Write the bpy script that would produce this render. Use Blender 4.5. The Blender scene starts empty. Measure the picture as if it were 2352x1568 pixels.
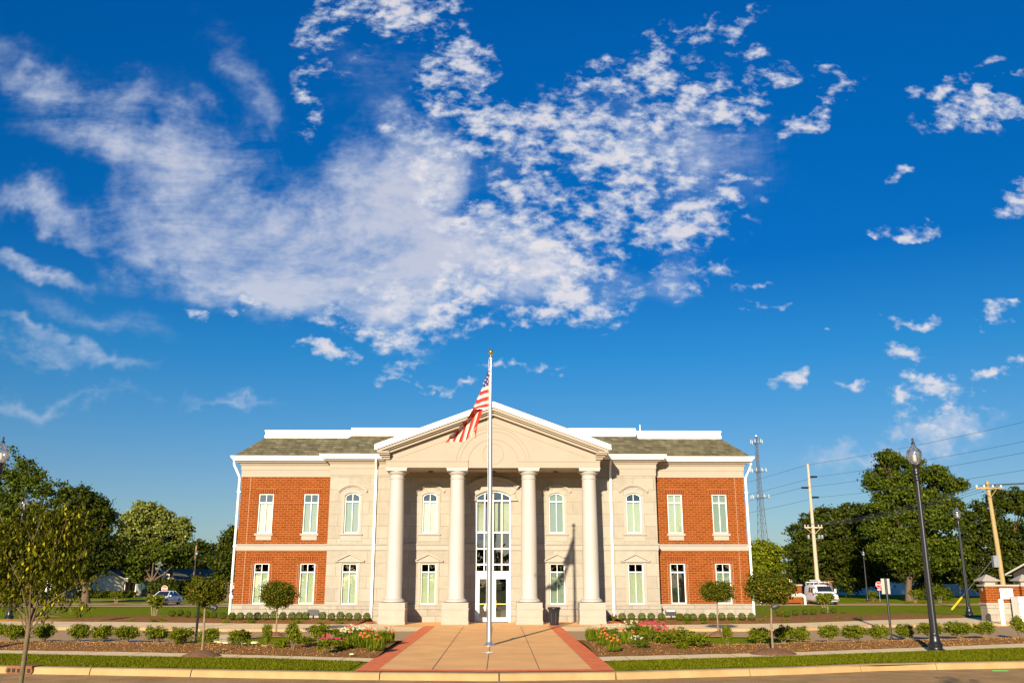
import bpy, math, random
import numpy as np
from mathutils import Vector, Matrix
C = bpy.context
SC = C.scene
COL = SC.collection
rnd = random.Random(7)
npr = np.random.RandomState(11)
R = math.radians

# ------------------------------------------------------------------ camera
F_PX, PITCH, CXP, CYP = 2080.0, R(14.6), 1176.0, 784.0
YAW = math.atan(29 * math.cos(PITCH) / F_PX)
EYE = 2.10
cam_d = bpy.data.cameras.new("camera")
cam = bpy.data.objects.new("camera", cam_d)
COL.objects.link(cam)
cam.location = (0, 0, EYE)
cam.rotation_euler = (R(90) + PITCH, 0, -YAW)
cam_d.sensor_width = 36
cam_d.lens = F_PX / 2352 * 36
cam_d.clip_end = 6000
cam_d.clip_start = 0.1
SC.camera = cam


def ray(x, y):
    a = (x - CXP) / F_PX
    b = -(y - CYP) / F_PX
    Y = math.cos(PITCH) - b * math.sin(PITCH)
    Z = math.sin(PITCH) + b * math.cos(PITCH)
    c, s = math.cos(YAW), math.sin(YAW)
    return (a * c + Y * s, -a * s + Y * c, Z)


def ground_z(y):
    return 0.0 if y < 52 else (-0.8 * (y - 52) / 43 if y < 95 else -0.8)


def G(x, y, z=None):
    """point of the terrain seen at photo position x, y"""
    r = ray(x, y)
    zz = 0.0 if z is None else z
    for _ in range(12):
        t = (zz - EYE) / r[2]
        if z is None:
            zz = 0.5 * zz + 0.5 * ground_z(r[1] * t)
    return Vector((r[0] * t, r[1] * t, zz))


def W(x, y, Y):
    r = ray(x, y)
    t = Y / r[1]
    return Vector((r[0] * t, Y, EYE + r[2] * t))


# ------------------------------------------------------------------ sun and sky
SUN_AZ, SUN_EL = R(14.3), R(17.0)       # light travels towards +Y and a little +X
sun_d = bpy.data.lights.new("sun", 'SUN')
sun_d.energy = 5.0
sun_d.angle = R(0.5)
sun_d.color = (1.0, 0.86, 0.66)
sun = bpy.data.objects.new("sun", sun_d)
COL.objects.link(sun)
ld = Vector((math.sin(SUN_AZ) * math.cos(SUN_EL), math.cos(SUN_AZ) * math.cos(SUN_EL), -math.sin(SUN_EL)))
sun.rotation_euler = ld.to_track_quat('-Z', 'Y').to_euler()
sun.location = (-10, -30, 20)

SC.view_settings.view_transform = 'Standard'
SC.view_settings.look = 'None'
SC.view_settings.exposure = 0.85
SC.view_settings.gamma = 1.0

world = bpy.data.worlds.new("World")
SC.world = world
world.use_nodes = True
nt = world.node_tree
nt.nodes.clear()


def N(nt, typ, ins=None, **kw):
    n = nt.nodes.new(typ)
    for k, v in kw.items():
        setattr(n, k, v)
    for k, v in (ins or {}).items():
        s = n.inputs[k]
        if isinstance(v, bpy.types.NodeSocket):
            nt.links.new(v, s)
        else:
            s.default_value = v
    return n


def M(nt, op, a, b=0.0, c=0.0, clamp=False):
    n = N(nt, 'ShaderNodeMath', operation=op, use_clamp=clamp)
    for i, v in enumerate((a, b, c)):
        if isinstance(v, bpy.types.NodeSocket):
            nt.links.new(v, n.inputs[i])
        else:
            n.inputs[i].default_value = v
    return n.outputs[0]


def mixc(nt, fac, a, b, blend='MIX'):
    n = N(nt, 'ShaderNodeMix', data_type='RGBA', blend_type=blend)
    for k, v in ((0, fac), (6, a), (7, b)):
        if isinstance(v, bpy.types.NodeSocket):
            nt.links.new(v, n.inputs[k])
        else:
            n.inputs[k].default_value = v if k == 0 else (tuple(v) + (1,))[:4]
    return n.outputs[2]


def smooth(nt, v, lo, hi):
    return N(nt, 'ShaderNodeMapRange', {'Value': v, 'From Min': lo, 'From Max': hi}, interpolation_type='SMOOTHSTEP').outputs[0]


def make_sky():
    sky = N(nt, 'ShaderNodeTexSky', sky_type='NISHITA')
    sky.sun_disc = False
    sky.sun_elevation = SUN_EL
    sky.sun_rotation = math.pi + SUN_AZ
    sky.altitude = 200
    sky.air_density = 1.0
    sky.dust_density = 0.6
    sky.ozone_density = 3.0
    tc = N(nt, 'ShaderNodeTexCoord')
    sep = N(nt, 'ShaderNodeSeparateXYZ', {0: tc.outputs['Generated']})
    dy = M(nt, 'MAXIMUM', sep.outputs[1], 0.15)
    u = M(nt, 'DIVIDE', sep.outputs[0], dy)
    v = M(nt, 'DIVIDE', sep.outputs[2], dy)
    el = sep.outputs[2]
    # deep polarised blue overhead, pale cyan by the skyline
    ramp = N(nt, 'ShaderNodeValToRGB', {0: el})
    cr = ramp.color_ramp
    cr.elements[0].position = 0.0
    cr.elements[0].color = (0.66, 0.74, 0.88, 1)
    cr.elements[1].position = 0.70
    cr.elements[1].color = (0.003, 0.55, 1.2, 1)
    for p, c in ((0.07, (0.54, 0.68, 0.82, 1)), (0.106, (0.46, 0.65, 0.83, 1)), (0.16, (0.30, 0.64, 0.87, 1)), (0.234, (0.12, 0.62, 0.93, 1)),
                 (0.33, (0.02, 0.50, 0.96, 1)), (0.435, (0.005, 0.55, 1.07, 1)), (0.545, (0.004, 0.60, 1.2, 1))):
        e = cr.elements.new(p)
        e.color = c
    base = mixc(nt, 1.0, sky.outputs[0], ramp.outputs[0], 'MULTIPLY')
    P = N(nt, 'ShaderNodeCombineXYZ', {0: u, 1: v, 2: 0.0}).outputs[0]
    # warp
    wn = N(nt, 'ShaderNodeTexNoise', {'Vector': P, 'Scale': 5.0, 'Detail': 5.0, 'Roughness': 0.62}, noise_dimensions='2D')
    wv = N(nt, 'ShaderNodeVectorMath', {0: wn.outputs['Color'], 1: (0.5, 0.5, 0.5)}, operation='SUBTRACT').outputs[0]
    ws = N(nt, 'ShaderNodeVectorMath', {0: wv}, operation='SCALE')
    ws.inputs['Scale'].default_value = 0.16
    PW = N(nt, 'ShaderNodeVectorMath', {0: P, 1: ws.outputs[0]}, operation='ADD').outputs[0]

    def blobs(lst):
        tot = None
        for (x, y, rx, ry, rot, w) in lst:
            def mp(px, py):
                r = ray(px, py)
                return Vector((r[0] / r[1], r[2] / r[1]))
            c = mp(x, y)
            ca, sa = math.cos(R(rot)), math.sin(R(rot))
            a = mp(x + rx * ca, y + rx * sa) - c
            b = mp(x - ry * sa, y + ry * ca) - c
            m = N(nt, 'ShaderNodeMapping', {0: PW}, vector_type='TEXTURE')
            m.inputs['Location'].default_value = (c.x, c.y, 0)
            m.inputs['Rotation'].default_value = (0, 0, math.atan2(a.y, a.x))
            m.inputs['Scale'].default_value = (a.length * 1.35, b.length * 1.35, 1)
            g = N(nt, 'ShaderNodeTexGradient', {0: m.outputs[0]}, gradient_type='SPHERICAL')
            tot = M(nt, 'MULTIPLY_ADD', g.outputs['Fac'], w * 1.45, tot if tot is not None else 0.0)
        return M(nt, 'MINIMUM', tot, 1.15)

    wisp = blobs([(330, 330, 330, 90, 25, .55), (140, 170, 250, 55, 16, .42), (540, 220, 60, 170, -20, .4), (90, 470, 170, 60, 15, .6),
                  (600, 560, 330, 110, 15, .9), (850, 420, 240, 120, -25, .8), (900, 590, 300, 110, 0, .9), (60, 630, 150, 28, 8, .7),
                  (220, 745, 240, 40, 14, .35), (200, 835, 320, 30, 6, .62), (150, 925, 360, 26, 0, .48), (560, 948, 110, 14, 3, .38), (60, 780, 160, 20, 10, .5), (1000, 340, 110, 90, 0, .7),
                  (1450, 330, 330, 130, 8, .6), (1250, 610, 170, 110, 0, .8), (2000, 1055, 200, 30, -12, .8), (2190, 1020, 160, 40, -10, .7),
                  (700, 650, 420, 90, 4, .8), (1010, 480, 150, 190, 0, .55), (420, 430, 220, 120, 30, .5), (300, 570, 320, 50, 22, .4), (1560, 610, 150, 80, 0, .45), (850, 760, 220, 60, 5, .5), (880, 160, 180, 120, 0, .3)])
    puff = blobs([(940, 40, 95, 60, 0, 1.0), (1070, 130, 75, 50, 0, 1), (790, 90, 70, 110, 0, .45), (1130, 225, 140, 50, 12, .8), (1155, 270, 45, 22, 0, .9),
                  (1000, 350, 120, 80, 0, .8), (1100, 490, 150, 80, 0, .8), (1300, 320, 180, 110, 10, .75), (1500, 240, 170, 100, 0, .6),
                  (1470, 390, 200, 90, 10, .72), (1640, 480, 120, 70, -25, .8), (1640, 235, 90, 45, 0, .7), (1768, 180, 65, 32, 0, .85),
                  (1820, 310, 60, 25, -25, .7), (1240, 580, 150, 80, -10, .85), (1290, 690, 120, 55, 8, .95), (1090, 650, 170, 50, -40, .9),
                  (1530, 620, 130, 60, 0, .65), (1680, 640, 80, 35, -10, .6), (840, 770, 150, 35, 5, .75), (610, 720, 70, 18, 5, .7),
                  (735, 850, 65, 20, 5, .8), (905, 855, 60, 32, -55, .9), (1190, 848, 48, 14, 0, .85), (470, 742, 45, 22, 10, .6),
                  (1950, 190, 80, 25, 0, .6), (1890, 240, 90, 22, -20, .6), (2255, 275, 120, 36, 0, 1.0), (2170, 212, 70, 20, -10, .55),
                  (2285, 180, 40, 18, 0, .6), (2340, 420, 60, 36, -30, .9), (2060, 500, 85, 24, 8, 1), (2160, 740, 62, 20, 0, .95),
                  (2330, 745, 50, 20, -15, .95), (700, 200, 40, 120, 10, .42), (1380, 470, 160, 40, 0, .6), (1180, 740, 90, 22, -8, .8), (930, 700, 170, 60, 0, .7), (1560, 480, 90, 30, -15, .65), (2130, 840, 65, 30, 10, .95), (2345, 850, 34, 26, 0, .95), (1810, 903, 52, 24, -12, 1),
                  (2190, 928, 72, 32, -10, 1.05), (2090, 960, 42, 18, 0, .9), (1950, 783, 20, 11, 0, .9), (1957, 948, 30, 12, 0, .8),
                  (2030, 380, 45, 13, 0, .55), (1800, 636, 36, 9, 0, .8), (1780, 710, 75, 16, 0, .55), (1610, 75, 120, 24, -25, .6),
                  (1480, 70, 60, 34, 0, .5), (1440, 150, 150, 40, -8, .55), (1720, 115, 36, 26, 0, .5), (2300, 895, 36, 16, -20, .8),
                  (950, 890, 90, 9, 0, .6), (2160, 1000, 130, 26, -6, .75), (1080, 896, 46, 12, -8, .9)])
    # cloud textures
    def noise(scale, detail, rough, stretch=(1, 1), rot=0.0, dist=0.0, lac=2.0):
        mm = N(nt, 'ShaderNodeMapping', {0: P})
        mm.inputs['Rotation'].default_value = (0, 0, rot)
        mm.inputs['Scale'].default_value = (stretch[0], stretch[1], 1)
        return N(nt, 'ShaderNodeTexNoise', {'Vector': mm.outputs[0], 'Scale': scale, 'Detail': detail, 'Roughness': rough, 'Distortion': dist, 'Lacunarity': lac}, noise_dimensions='2D').outputs['Fac']
    n1a = noise(15, 4, 0.55, (0.8, 1.25), 0.1, 0.25)
    n1b = noise(44, 5, 0.6, (0.75, 1.2), 0.35, 0.1)
    n2 = noise(7, 6, 0.62, (0.55, 1.7), 0.5, 0.5)
    n3 = noise(95, 4, 0.6, (0.8, 1.3))
    hc = ray(640, 340)
    du = M(nt, 'SUBTRACT', u, hc[0] / hc[1])
    dv = M(nt, 'SUBTRACT', v, hc[2] / hc[1])
    rr = M(nt, 'SQRT', M(nt, 'ADD', M(nt, 'MULTIPLY', du, du), M(nt, 'MULTIPLY', dv, dv)))
    th = M(nt, 'ARCTAN2', du, M(nt, 'MULTIPLY', dv, -1.0))
    pv = N(nt, 'ShaderNodeCombineXYZ', {0: M(nt, 'MULTIPLY', rr, 17.0), 1: M(nt, 'MULTIPLY', th, 1.5), 2: 0.0})
    n4 = N(nt, 'ShaderNodeTexNoise', {'Vector': pv.outputs[0], 'Scale': 1.0, 'Detail': 5.0, 'Roughness': 0.55, 'Distortion': 0.1}, noise_dimensions='2D').outputs['Fac']
    c0 = lambda n, k, acc: M(nt, 'MULTIPLY_ADD', M(nt, 'SUBTRACT', n, 0.5), k, acc)
    t1 = c0(n3, 0.55, c0(n1b, 2.1, c0(n1a, 0.9, M(nt, 'MULTIPLY', puff, 0.52))))
    d1 = M(nt, 'MULTIPLY', smooth(nt, t1, 0.10, 0.78), smooth(nt, puff, 0.0, 0.25))
    t2 = c0(n3, 0.22, c0(n4, 0.75, c0(n1b, 0.45, c0(n2, 1.25, M(nt, 'MULTIPLY', wisp, 0.62)))))
    d2 = M(nt, 'MULTIPLY', M(nt, 'MULTIPLY', smooth(nt, t2, 0.0, 0.92), smooth(nt, wisp, 0.0, 0.6)), 0.76)
    dens = M(nt, 'SUBTRACT', 1.0, M(nt, 'MULTIPLY', M(nt, 'SUBTRACT', 1.0, M(nt, 'MULTIPLY', d1, 0.86)), M(nt, 'SUBTRACT', 1.0, d2)), clamp=True)
    # body shading: bright crests, grey-mauve thin parts
    ccol = mixc(nt, M(nt, 'MAXIMUM', M(nt, 'MULTIPLY', smooth(nt, t1, 0.42, 0.95), d1), M(nt, 'MULTIPLY', smooth(nt, t2, 0.45, 0.95), 0.6)), (5.0, 5.7, 7.0), (7.8, 7.35, 7.4))
    full = mixc(nt, M(nt, 'MULTIPLY', dens, 0.93), base, ccol)
    bg = N(nt, 'ShaderNodeBackground', {'Color': full, 'Strength': 0.062})
    out = N(nt, 'ShaderNodeOutputWorld', {'Surface': bg.outputs[0]})


make_sky()
world.cycles.sampling_method = 'MANUAL'
world.cycles.sample_map_resolution = 256

# ------------------------------------------------------------------ materials
MATS = {}


def mat(name, col, rough=0.7, metal=0.0, spec=0.5, noise=None, bump=None, col2=None, nscale=8.0, **kw):
    if name in MATS:
        return MATS[name]
    m = bpy.data.materials.new(name)
    m.use_nodes = True
    t = m.node_tree
    t.nodes.clear()
    b = N(t, 'ShaderNodeBsdfPrincipled', {'Roughness': rough, 'Metallic': metal, 'Specular IOR Level': spec})
    tc = N(t, 'ShaderNodeTexCoord')
    vec = tc.outputs['Object']
    if col2 is not None:
        n = N(t, 'ShaderNodeTexNoise', {'Vector': vec, 'Scale': nscale, 'Detail': 6.0, 'Roughness': 0.6})
        c = mixc(t, smooth(t, n.outputs['Fac'], 0.32, 0.68), col, col2)
        n2 = N(t, 'ShaderNodeTexNoise', {'Vector': vec, 'Scale': nscale * 0.13, 'Detail': 4.0})
        c = mixc(t, M(t, 'MULTIPLY', smooth(t, n2.outputs['Fac'], 0.3, 0.7), 0.35), c, col2)
        t.links.new(c, b.inputs['Base Color'])
    else:
        b.inputs['Base Color'].default_value = tuple(col) + (1,)
    if bump:
        n = N(t, 'ShaderNodeTexNoise', {'Vector': vec, 'Scale': bump[0], 'Detail': 5.0})
        bp = N(t, 'ShaderNodeBump', {'Height': n.outputs['Fac'], 'Distance': bump[1], 'Strength': 0.8})
        t.links.new(bp.outputs[0], b.inputs['Normal'])
    for k, v in kw.items():
        b.inputs[k.replace('_', ' ')].default_value = v
    N(t, 'ShaderNodeOutputMaterial', {'Surface': b.outputs[0]})
    MATS[name] = m
    return m


def blockmat(name, c1, c2, cm, bw, bh, mortar, off=0.5, axes=(0, 2), bumpd=0.004, rough=0.85, shift=(0, 0), mott=0.25, bias=0.0):
    """bricks, stone blocks or shingles laid on a surface; axes says which two object axes span it"""
    m = bpy.data.materials.new(name)
    m.use_nodes = True
    t = m.node_tree
    t.nodes.clear()
    tc = N(t, 'ShaderNodeTexCoord')
    sp = N(t, 'ShaderNodeSeparateXYZ', {0: tc.outputs['Object']})
    a = M(t, 'ADD', sp.outputs[0], sp.outputs[1]) if axes[0] == 'xy' else sp.outputs[axes[0]]
    a = M(t, 'ADD', a, 200.0 + shift[0])
    z = M(t, 'ADD', sp.outputs[axes[1]], shift[1])
    cv = N(t, 'ShaderNodeCombineXYZ', {0: a, 1: z})
    br = N(t, 'ShaderNodeTexBrick', {'Vector': cv.outputs[0], 'Color1': tuple(c1) + (1,), 'Color2': tuple(c2) + (1,), 'Mortar': tuple(cm) + (1,), 'Scale': 1.0,
                                     'Mortar Size': mortar, 'Mortar Smooth': 0.1, 'Bias': bias, 'Brick Width': bw, 'Row Height': bh}, offset=off)
    n = N(t, 'ShaderNodeTexNoise', {'Vector': tc.outputs['Object'], 'Scale': 3.0, 'Detail': 6.0, 'Roughness': 0.65})
    v = N(t, 'ShaderNodeMapRange', {'Value': n.outputs['Fac'], 'From Min': 0.25, 'From Max': 0.75, 'To Min': 1 - mott, 'To Max': 1 + mott * 0.5})
    cc = N(t, 'ShaderNodeVectorMath', {0: br.outputs['Color']}, operation='SCALE')
    t.links.new(v.outputs[0], cc.inputs['Scale'])
    b = N(t, 'ShaderNodeBsdfPrincipled', {'Base Color': cc.outputs[0], 'Roughness': rough, 'Specular IOR Level': 0.12})
    n2 = N(t, 'ShaderNodeTexNoise', {'Vector': tc.outputs['Object'], 'Scale': 40.0, 'Detail': 3.0})
    hgt = M(t, 'MULTIPLY_ADD', br.outputs['Fac'], -1.0, M(t, 'MULTIPLY', n2.outputs['Fac'], 0.3))
    bp = N(t, 'ShaderNodeBump', {'Height': hgt, 'Distance': bumpd, 'Strength': 0.9})
    t.links.new(bp.outputs[0], b.inputs['Normal'])
    N(t, 'ShaderNodeOutputMaterial', {'Surface': b.outputs[0]})
    MATS[name] = m
    return m


def leafmat(name, dark, light, hi=None, trans=0.25):
    m = bpy.data.materials.new(name)
    m.use_nodes = True
    t = m.node_tree
    t.nodes.clear()
    g = N(t, 'ShaderNodeNewGeometry')
    ramp = N(t, 'ShaderNodeValToRGB', {0: g.outputs['Random Per Island']})
    ramp.color_ramp.elements[0].color = tuple(dark) + (1,)
    ramp.color_ramp.elements[1].color = tuple(light) + (1,)
    ramp.color_ramp.elements[1].position = 0.85
    if hi:
        e = ramp.color_ramp.elements.new(1.0)
        e.color = tuple(hi) + (1,)
    b = N(t, 'ShaderNodeBsdfPrincipled', {'Base Color': ramp.outputs[0], 'Roughness': 0.6, 'Specular IOR Level': 0.12})
    tr = N(t, 'ShaderNodeBsdfTranslucent', {'Color': ramp.outputs[0]})
    mx = N(t, 'ShaderNodeMixShader', {0: trans, 1: b.outputs[0], 2: tr.outputs[0]})
    N(t, 'ShaderNodeOutputMaterial', {'Surface': mx.outputs[0]})
    MATS[name] = m
    return m


def glassmat(name, tint=(0.66, 0.70, 0.65), refl=0.16):
    m = bpy.data.materials.new(name)
    m.use_nodes = True
    t = m.node_tree
    t.nodes.clear()
    fr = N(t, 'ShaderNodeFresnel', {'IOR': 1.5})
    fac = M(t, 'ADD', fr.outputs[0], refl, clamp=True)
    tc = N(t, 'ShaderNodeTexCoord')
    nz = N(t, 'ShaderNodeTexNoise', {'Vector': tc.outputs['Object'], 'Scale': 1.3, 'Detail': 1.0})
    bp = N(t, 'ShaderNodeBump', {'Height': nz.outputs['Fac'], 'Distance': 0.02, 'Strength': 0.25})
    gl = N(t, 'ShaderNodeBsdfGlossy', {'Color': (0.9, 0.95, 1, 1), 'Roughness': 0.015, 'Normal': bp.outputs[0]})
    tr = N(t, 'ShaderNodeBsdfTransparent', {'Color': tuple(tint) + (1,)})
    mx = N(t, 'ShaderNodeMixShader', {0: fac, 1: tr.outputs[0], 2: gl.outputs[0]})
    N(t, 'ShaderNodeOutputMaterial', {'Surface': mx.outputs[0]})
    MATS[name] = m
    return m


BRICK = blockmat('red_brick', (0.215, 0.050, 0.006), (0.155, 0.035, 0.004), (0.32, 0.115, 0.035), 0.30, 0.1125, 0.014, axes=('xy', 2), mott=0.15)
SOLDIER = blockmat('soldier_brick', (0.21, 0.038, 0.006), (0.155, 0.028, 0.005), (0.33, 0.14, 0.05), 0.1125, 0.36, 0.011, off=0.0, axes=('xy', 2), shift=(0, 0.0), mott=0.15)
STONE = blockmat('stone_block', (0.37, 0.335, 0.27), (0.318, 0.282, 0.222), (0.255, 0.217, 0.162), 1.02, 0.6, 0.010, axes=('xy', 2), mott=0.13, shift=(0, 0.22))
STONE_BASE = blockmat('rough_stone', (0.37, 0.332, 0.27), (0.315, 0.278, 0.22), (0.24, 0.205, 0.16), 0.8, 0.3, 0.007, axes=('xy', 2), mott=0.18, bumpd=0.03)
CAST = mat('cast_stone', (0.37, 0.33, 0.275), 0.8, col2=(0.34, 0.30, 0.245), nscale=2.5)
STUCCO = mat('cream_stucco', (0.355, 0.30, 0.235), 0.85, col2=(0.34, 0.285, 0.22), nscale=1.5, bump=(90, 0.002))
GROOVE = mat('groove', (0.30, 0.22, 0.12), 0.9)
COLUMN = mat('column_paint', (0.43, 0.395, 0.355), 0.55, col2=(0.41, 0.375, 0.33), nscale=1.2)
WHITE = mat('white_trim', (0.86, 0.83, 0.76), 0.45, col2=(0.80, 0.77, 0.70), nscale=1.0)
SHINGLE = blockmat('roof_shingle', (0.175, 0.155, 0.092), (0.092, 0.082, 0.048), (0.04, 0.035, 0.025), 0.34, 0.13, 0.006, axes=('xy', 2), mott=0.35, bumpd=0.01)
GLASS = glassmat('window_glass')
GLASS_DK = glassmat('door_glass', (0.30, 0.34, 0.32), 0.10)
BLIND = mat('window_blind', (0.70, 0.75, 0.58), 0.7)
BLIND_W = mat('white_blind', (0.88, 0.88, 0.80), 0.7)
BLIND_D = mat('dim_blind', (0.42, 0.50, 0.42), 0.7)
CURTAIN = mat('curtain', (0.75, 0.77, 0.60), 0.8, col2=(0.50, 0.48, 0.10), nscale=0.9)
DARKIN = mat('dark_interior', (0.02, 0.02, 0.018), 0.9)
BRASS = mat('brass', (0.75, 0.52, 0.10), 0.3, 0.6)
GOLD = mat('gold', (0.72, 0.42, 0.04), 0.25, 0.9)
STEEL = mat('brushed_steel', (0.62, 0.62, 0.60), 0.32, 0.85)
BLACKP = mat('black_paint', (0.012, 0.012, 0.014), 0.35)
ASPHALT = mat('asphalt', (0.30, 0.18, 0.07), 0.9, 0.0, 0.15, col2=(0.45, 0.27, 0.11), nscale=1.6, bump=(160, 0.004))
ASPHALT2 = mat('lane_asphalt', (0.40, 0.265, 0.13), 0.9, 0.0, 0.15, col2=(0.46, 0.30, 0.15), nscale=6, bump=(120, 0.004))
CONC = mat('concrete', (0.86, 0.64, 0.34), 0.85, col2=(0.74, 0.55, 0.29), nscale=2.0, bump=(60, 0.003))
KERB = mat('kerb_concrete', (0.44, 0.29, 0.125), 0.85, col2=(0.36, 0.23, 0.095), nscale=2.2, bump=(50, 0.004))
TAN = mat('tan_concrete', (0.92, 0.49, 0.16), 0.8, col2=(0.78, 0.40, 0.13), nscale=.8, bump=(70, 0.002))
JOINT = mat('joint', (0.20, 0.10, 0.05), 0.9)
PAVER = blockmat('red_paver', (0.90, 0.24, 0.09), (0.82, 0.20, 0.075), (0.6, 0.15, 0.06), 0.2, 0.1, 0.006, axes=(0, 1), mott=0.2, bumpd=0.003)
GRASS = mat('grass_ground', (0.15, 0.19, 0.002), 0.95, 0.0, 0.05, col2=(0.20, 0.225, 0.003), nscale=5, bump=(40, 0.05))
MULCH = mat('mulch', (0.34, 0.17, 0.05), 0.95, 0.0, 0.1, col2=(0.22, 0.10, 0.03), nscale=9, bump=(30, 0.05))
BARK = mat('bark', (0.16, 0.10, 0.055), 0.9, col2=(0.08, 0.052, 0.03), nscale=12, bump=(40, 0.01))
BARK_L = mat('young_bark', (0.26, 0.19, 0.10), 0.85, col2=(0.17, 0.12, 0.065), nscale=14, bump=(60, 0.004))
WOODP = mat('pole_wood', (0.42, 0.30, 0.13), 0.85, col2=(0.32, 0.22, 0.09), nscale=6)
WOODP2 = mat('pale_pole_wood', (0.50, 0.42, 0.30), 0.85, col2=(0.42, 0.32, 0.22), nscale=6)
WIRE = mat('wire', (0.05, 0.06, 0.08), 0.6)
DKMETAL = mat('tower_steel', (0.07, 0.075, 0.09), 0.6)
GALV = mat('galvanised', (0.30, 0.31, 0.33), 0.5, 0.5)
RUST = mat('rusty_iron', (0.26, 0.10, 0.03), 0.85, col2=(0.16, 0.07, 0.03), nscale=12)
BLUE = mat('blue_line', (0.05, 0.25, 0.55), 0.7)
REDSIGN = mat('sign_red', (0.62, 0.02, 0.02), 0.4)
SIGNW = mat('sign_white', (0.85, 0.84, 0.80), 0.5)
SIGNBACK = mat('sign_back', (0.42, 0.42, 0.36), 0.5, 0.4)
INK = mat('sign_ink', (0.04, 0.04, 0.05), 0.6)
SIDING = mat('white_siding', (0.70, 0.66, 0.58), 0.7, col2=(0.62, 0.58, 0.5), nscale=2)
ROOFG = mat('house_roof', (0.15, 0.13, 0.095), 0.95, 0.0, 0.05, col2=(0.14, 0.125, 0.1), nscale=3)
FENCEM = mat('fence_white', (0.66, 0.68, 0.72), 0.7)
CARW = mat('white_car_paint', (0.80, 0.79, 0.77), 0.35, 0.0, 0.4, Coat_Weight=0.15)
CARD = mat('dark_car_paint', (0.05, 0.012, 0.014), 0.25, 0.0, 0.6, Coat_Weight=0.6)
CARG = mat('car_glass', (0.015, 0.02, 0.028), 0.06, 0.0, 0.9)
TYRE = mat('tyre', (0.012, 0.012, 0.012), 0.8)
RIM = mat('rim', (0.45, 0.45, 0.45), 0.4, 0.6)
CHROME = mat('chrome', (0.6, 0.58, 0.55), 0.25, 0.9)
LAMPW = mat('headlight_lens', (0.85, 0.82, 0.70), 0.15)
AMBER = mat('amber_lens', (0.7, 0.25, 0.02), 0.3)
TAILR = mat('tail_lens', (0.5, 0.01, 0.01), 0.3)
YELLOW = mat('yellow_guard', (0.80, 0.48, 0.01), 0.5)
FLAGR = mat('flag_red', (0.50, 0.025, 0.012), 0.8)
FLAGW = mat('flag_white', (0.55, 0.50, 0.42), 0.8)
FLAGB = mat('flag_blue', (0.055, 0.03, 0.12), 0.8)
L_TREE = leafmat('tree_leaves', (0.024, 0.040, 0.002), (0.082, 0.108, 0.006), (0.15, 0.17, 0.010))
L_DARK = leafmat('dark_leaves', (0.014, 0.023, 0.002), (0.060, 0.075, 0.004), (0.11, 0.125, 0.007))
L_PALE = leafmat('pale_leaves', (0.09, 0.11, 0.012), (0.23, 0.25, 0.05), (0.34, 0.35, 0.10))
L_YOUNG = leafmat('young_leaves', (0.030, 0.036, 0.002), (0.13, 0.125, 0.005), (0.50, 0.44, 0.012), 0.35)
L_LOLLI = leafmat('clipped_leaves', (0.030, 0.044, 0.002), (0.115, 0.125, 0.005), (0.24, 0.12, 0.012))
L_BUSH = leafmat('bush_leaves', (0.05, 0.075, 0.003), (0.17, 0.19, 0.006), (0.30, 0.30, 0.010))
L_BOX = leafmat('box_leaves', (0.04, 0.07, 0.003), (0.11, 0.155, 0.006), (0.18, 0.21, 0.010))
L_BLADE = leafmat('blade_leaves', (0.07, 0.10, 0.004), (0.17, 0.21, 0.008), (0.32, 0.28, 0.015))
L_GRASS = leafmat('grass_blades', (0.095, 0.11, 0.001), (0.16, 0.17, 0.002), (0.22, 0.21, 0.004), 0.2)
P_PINK = mat('pink_petal', (0.46, 0.03, 0.085), 0.6)
P_ORANGE = mat('orange_petal', (0.62, 0.10, 0.015), 0.6)
P_WHITE = mat('white_petal', (0.55, 0.52, 0.38), 0.6)
P_RED = mat('red_petal', (0.50, 0.06, 0.05), 0.6)
CHIP = leafmat('bark_chips', (0.16, 0.075, 0.025), (0.36, 0.19, 0.065), (0.55, 0.34, 0.14), 0.0)


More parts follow.
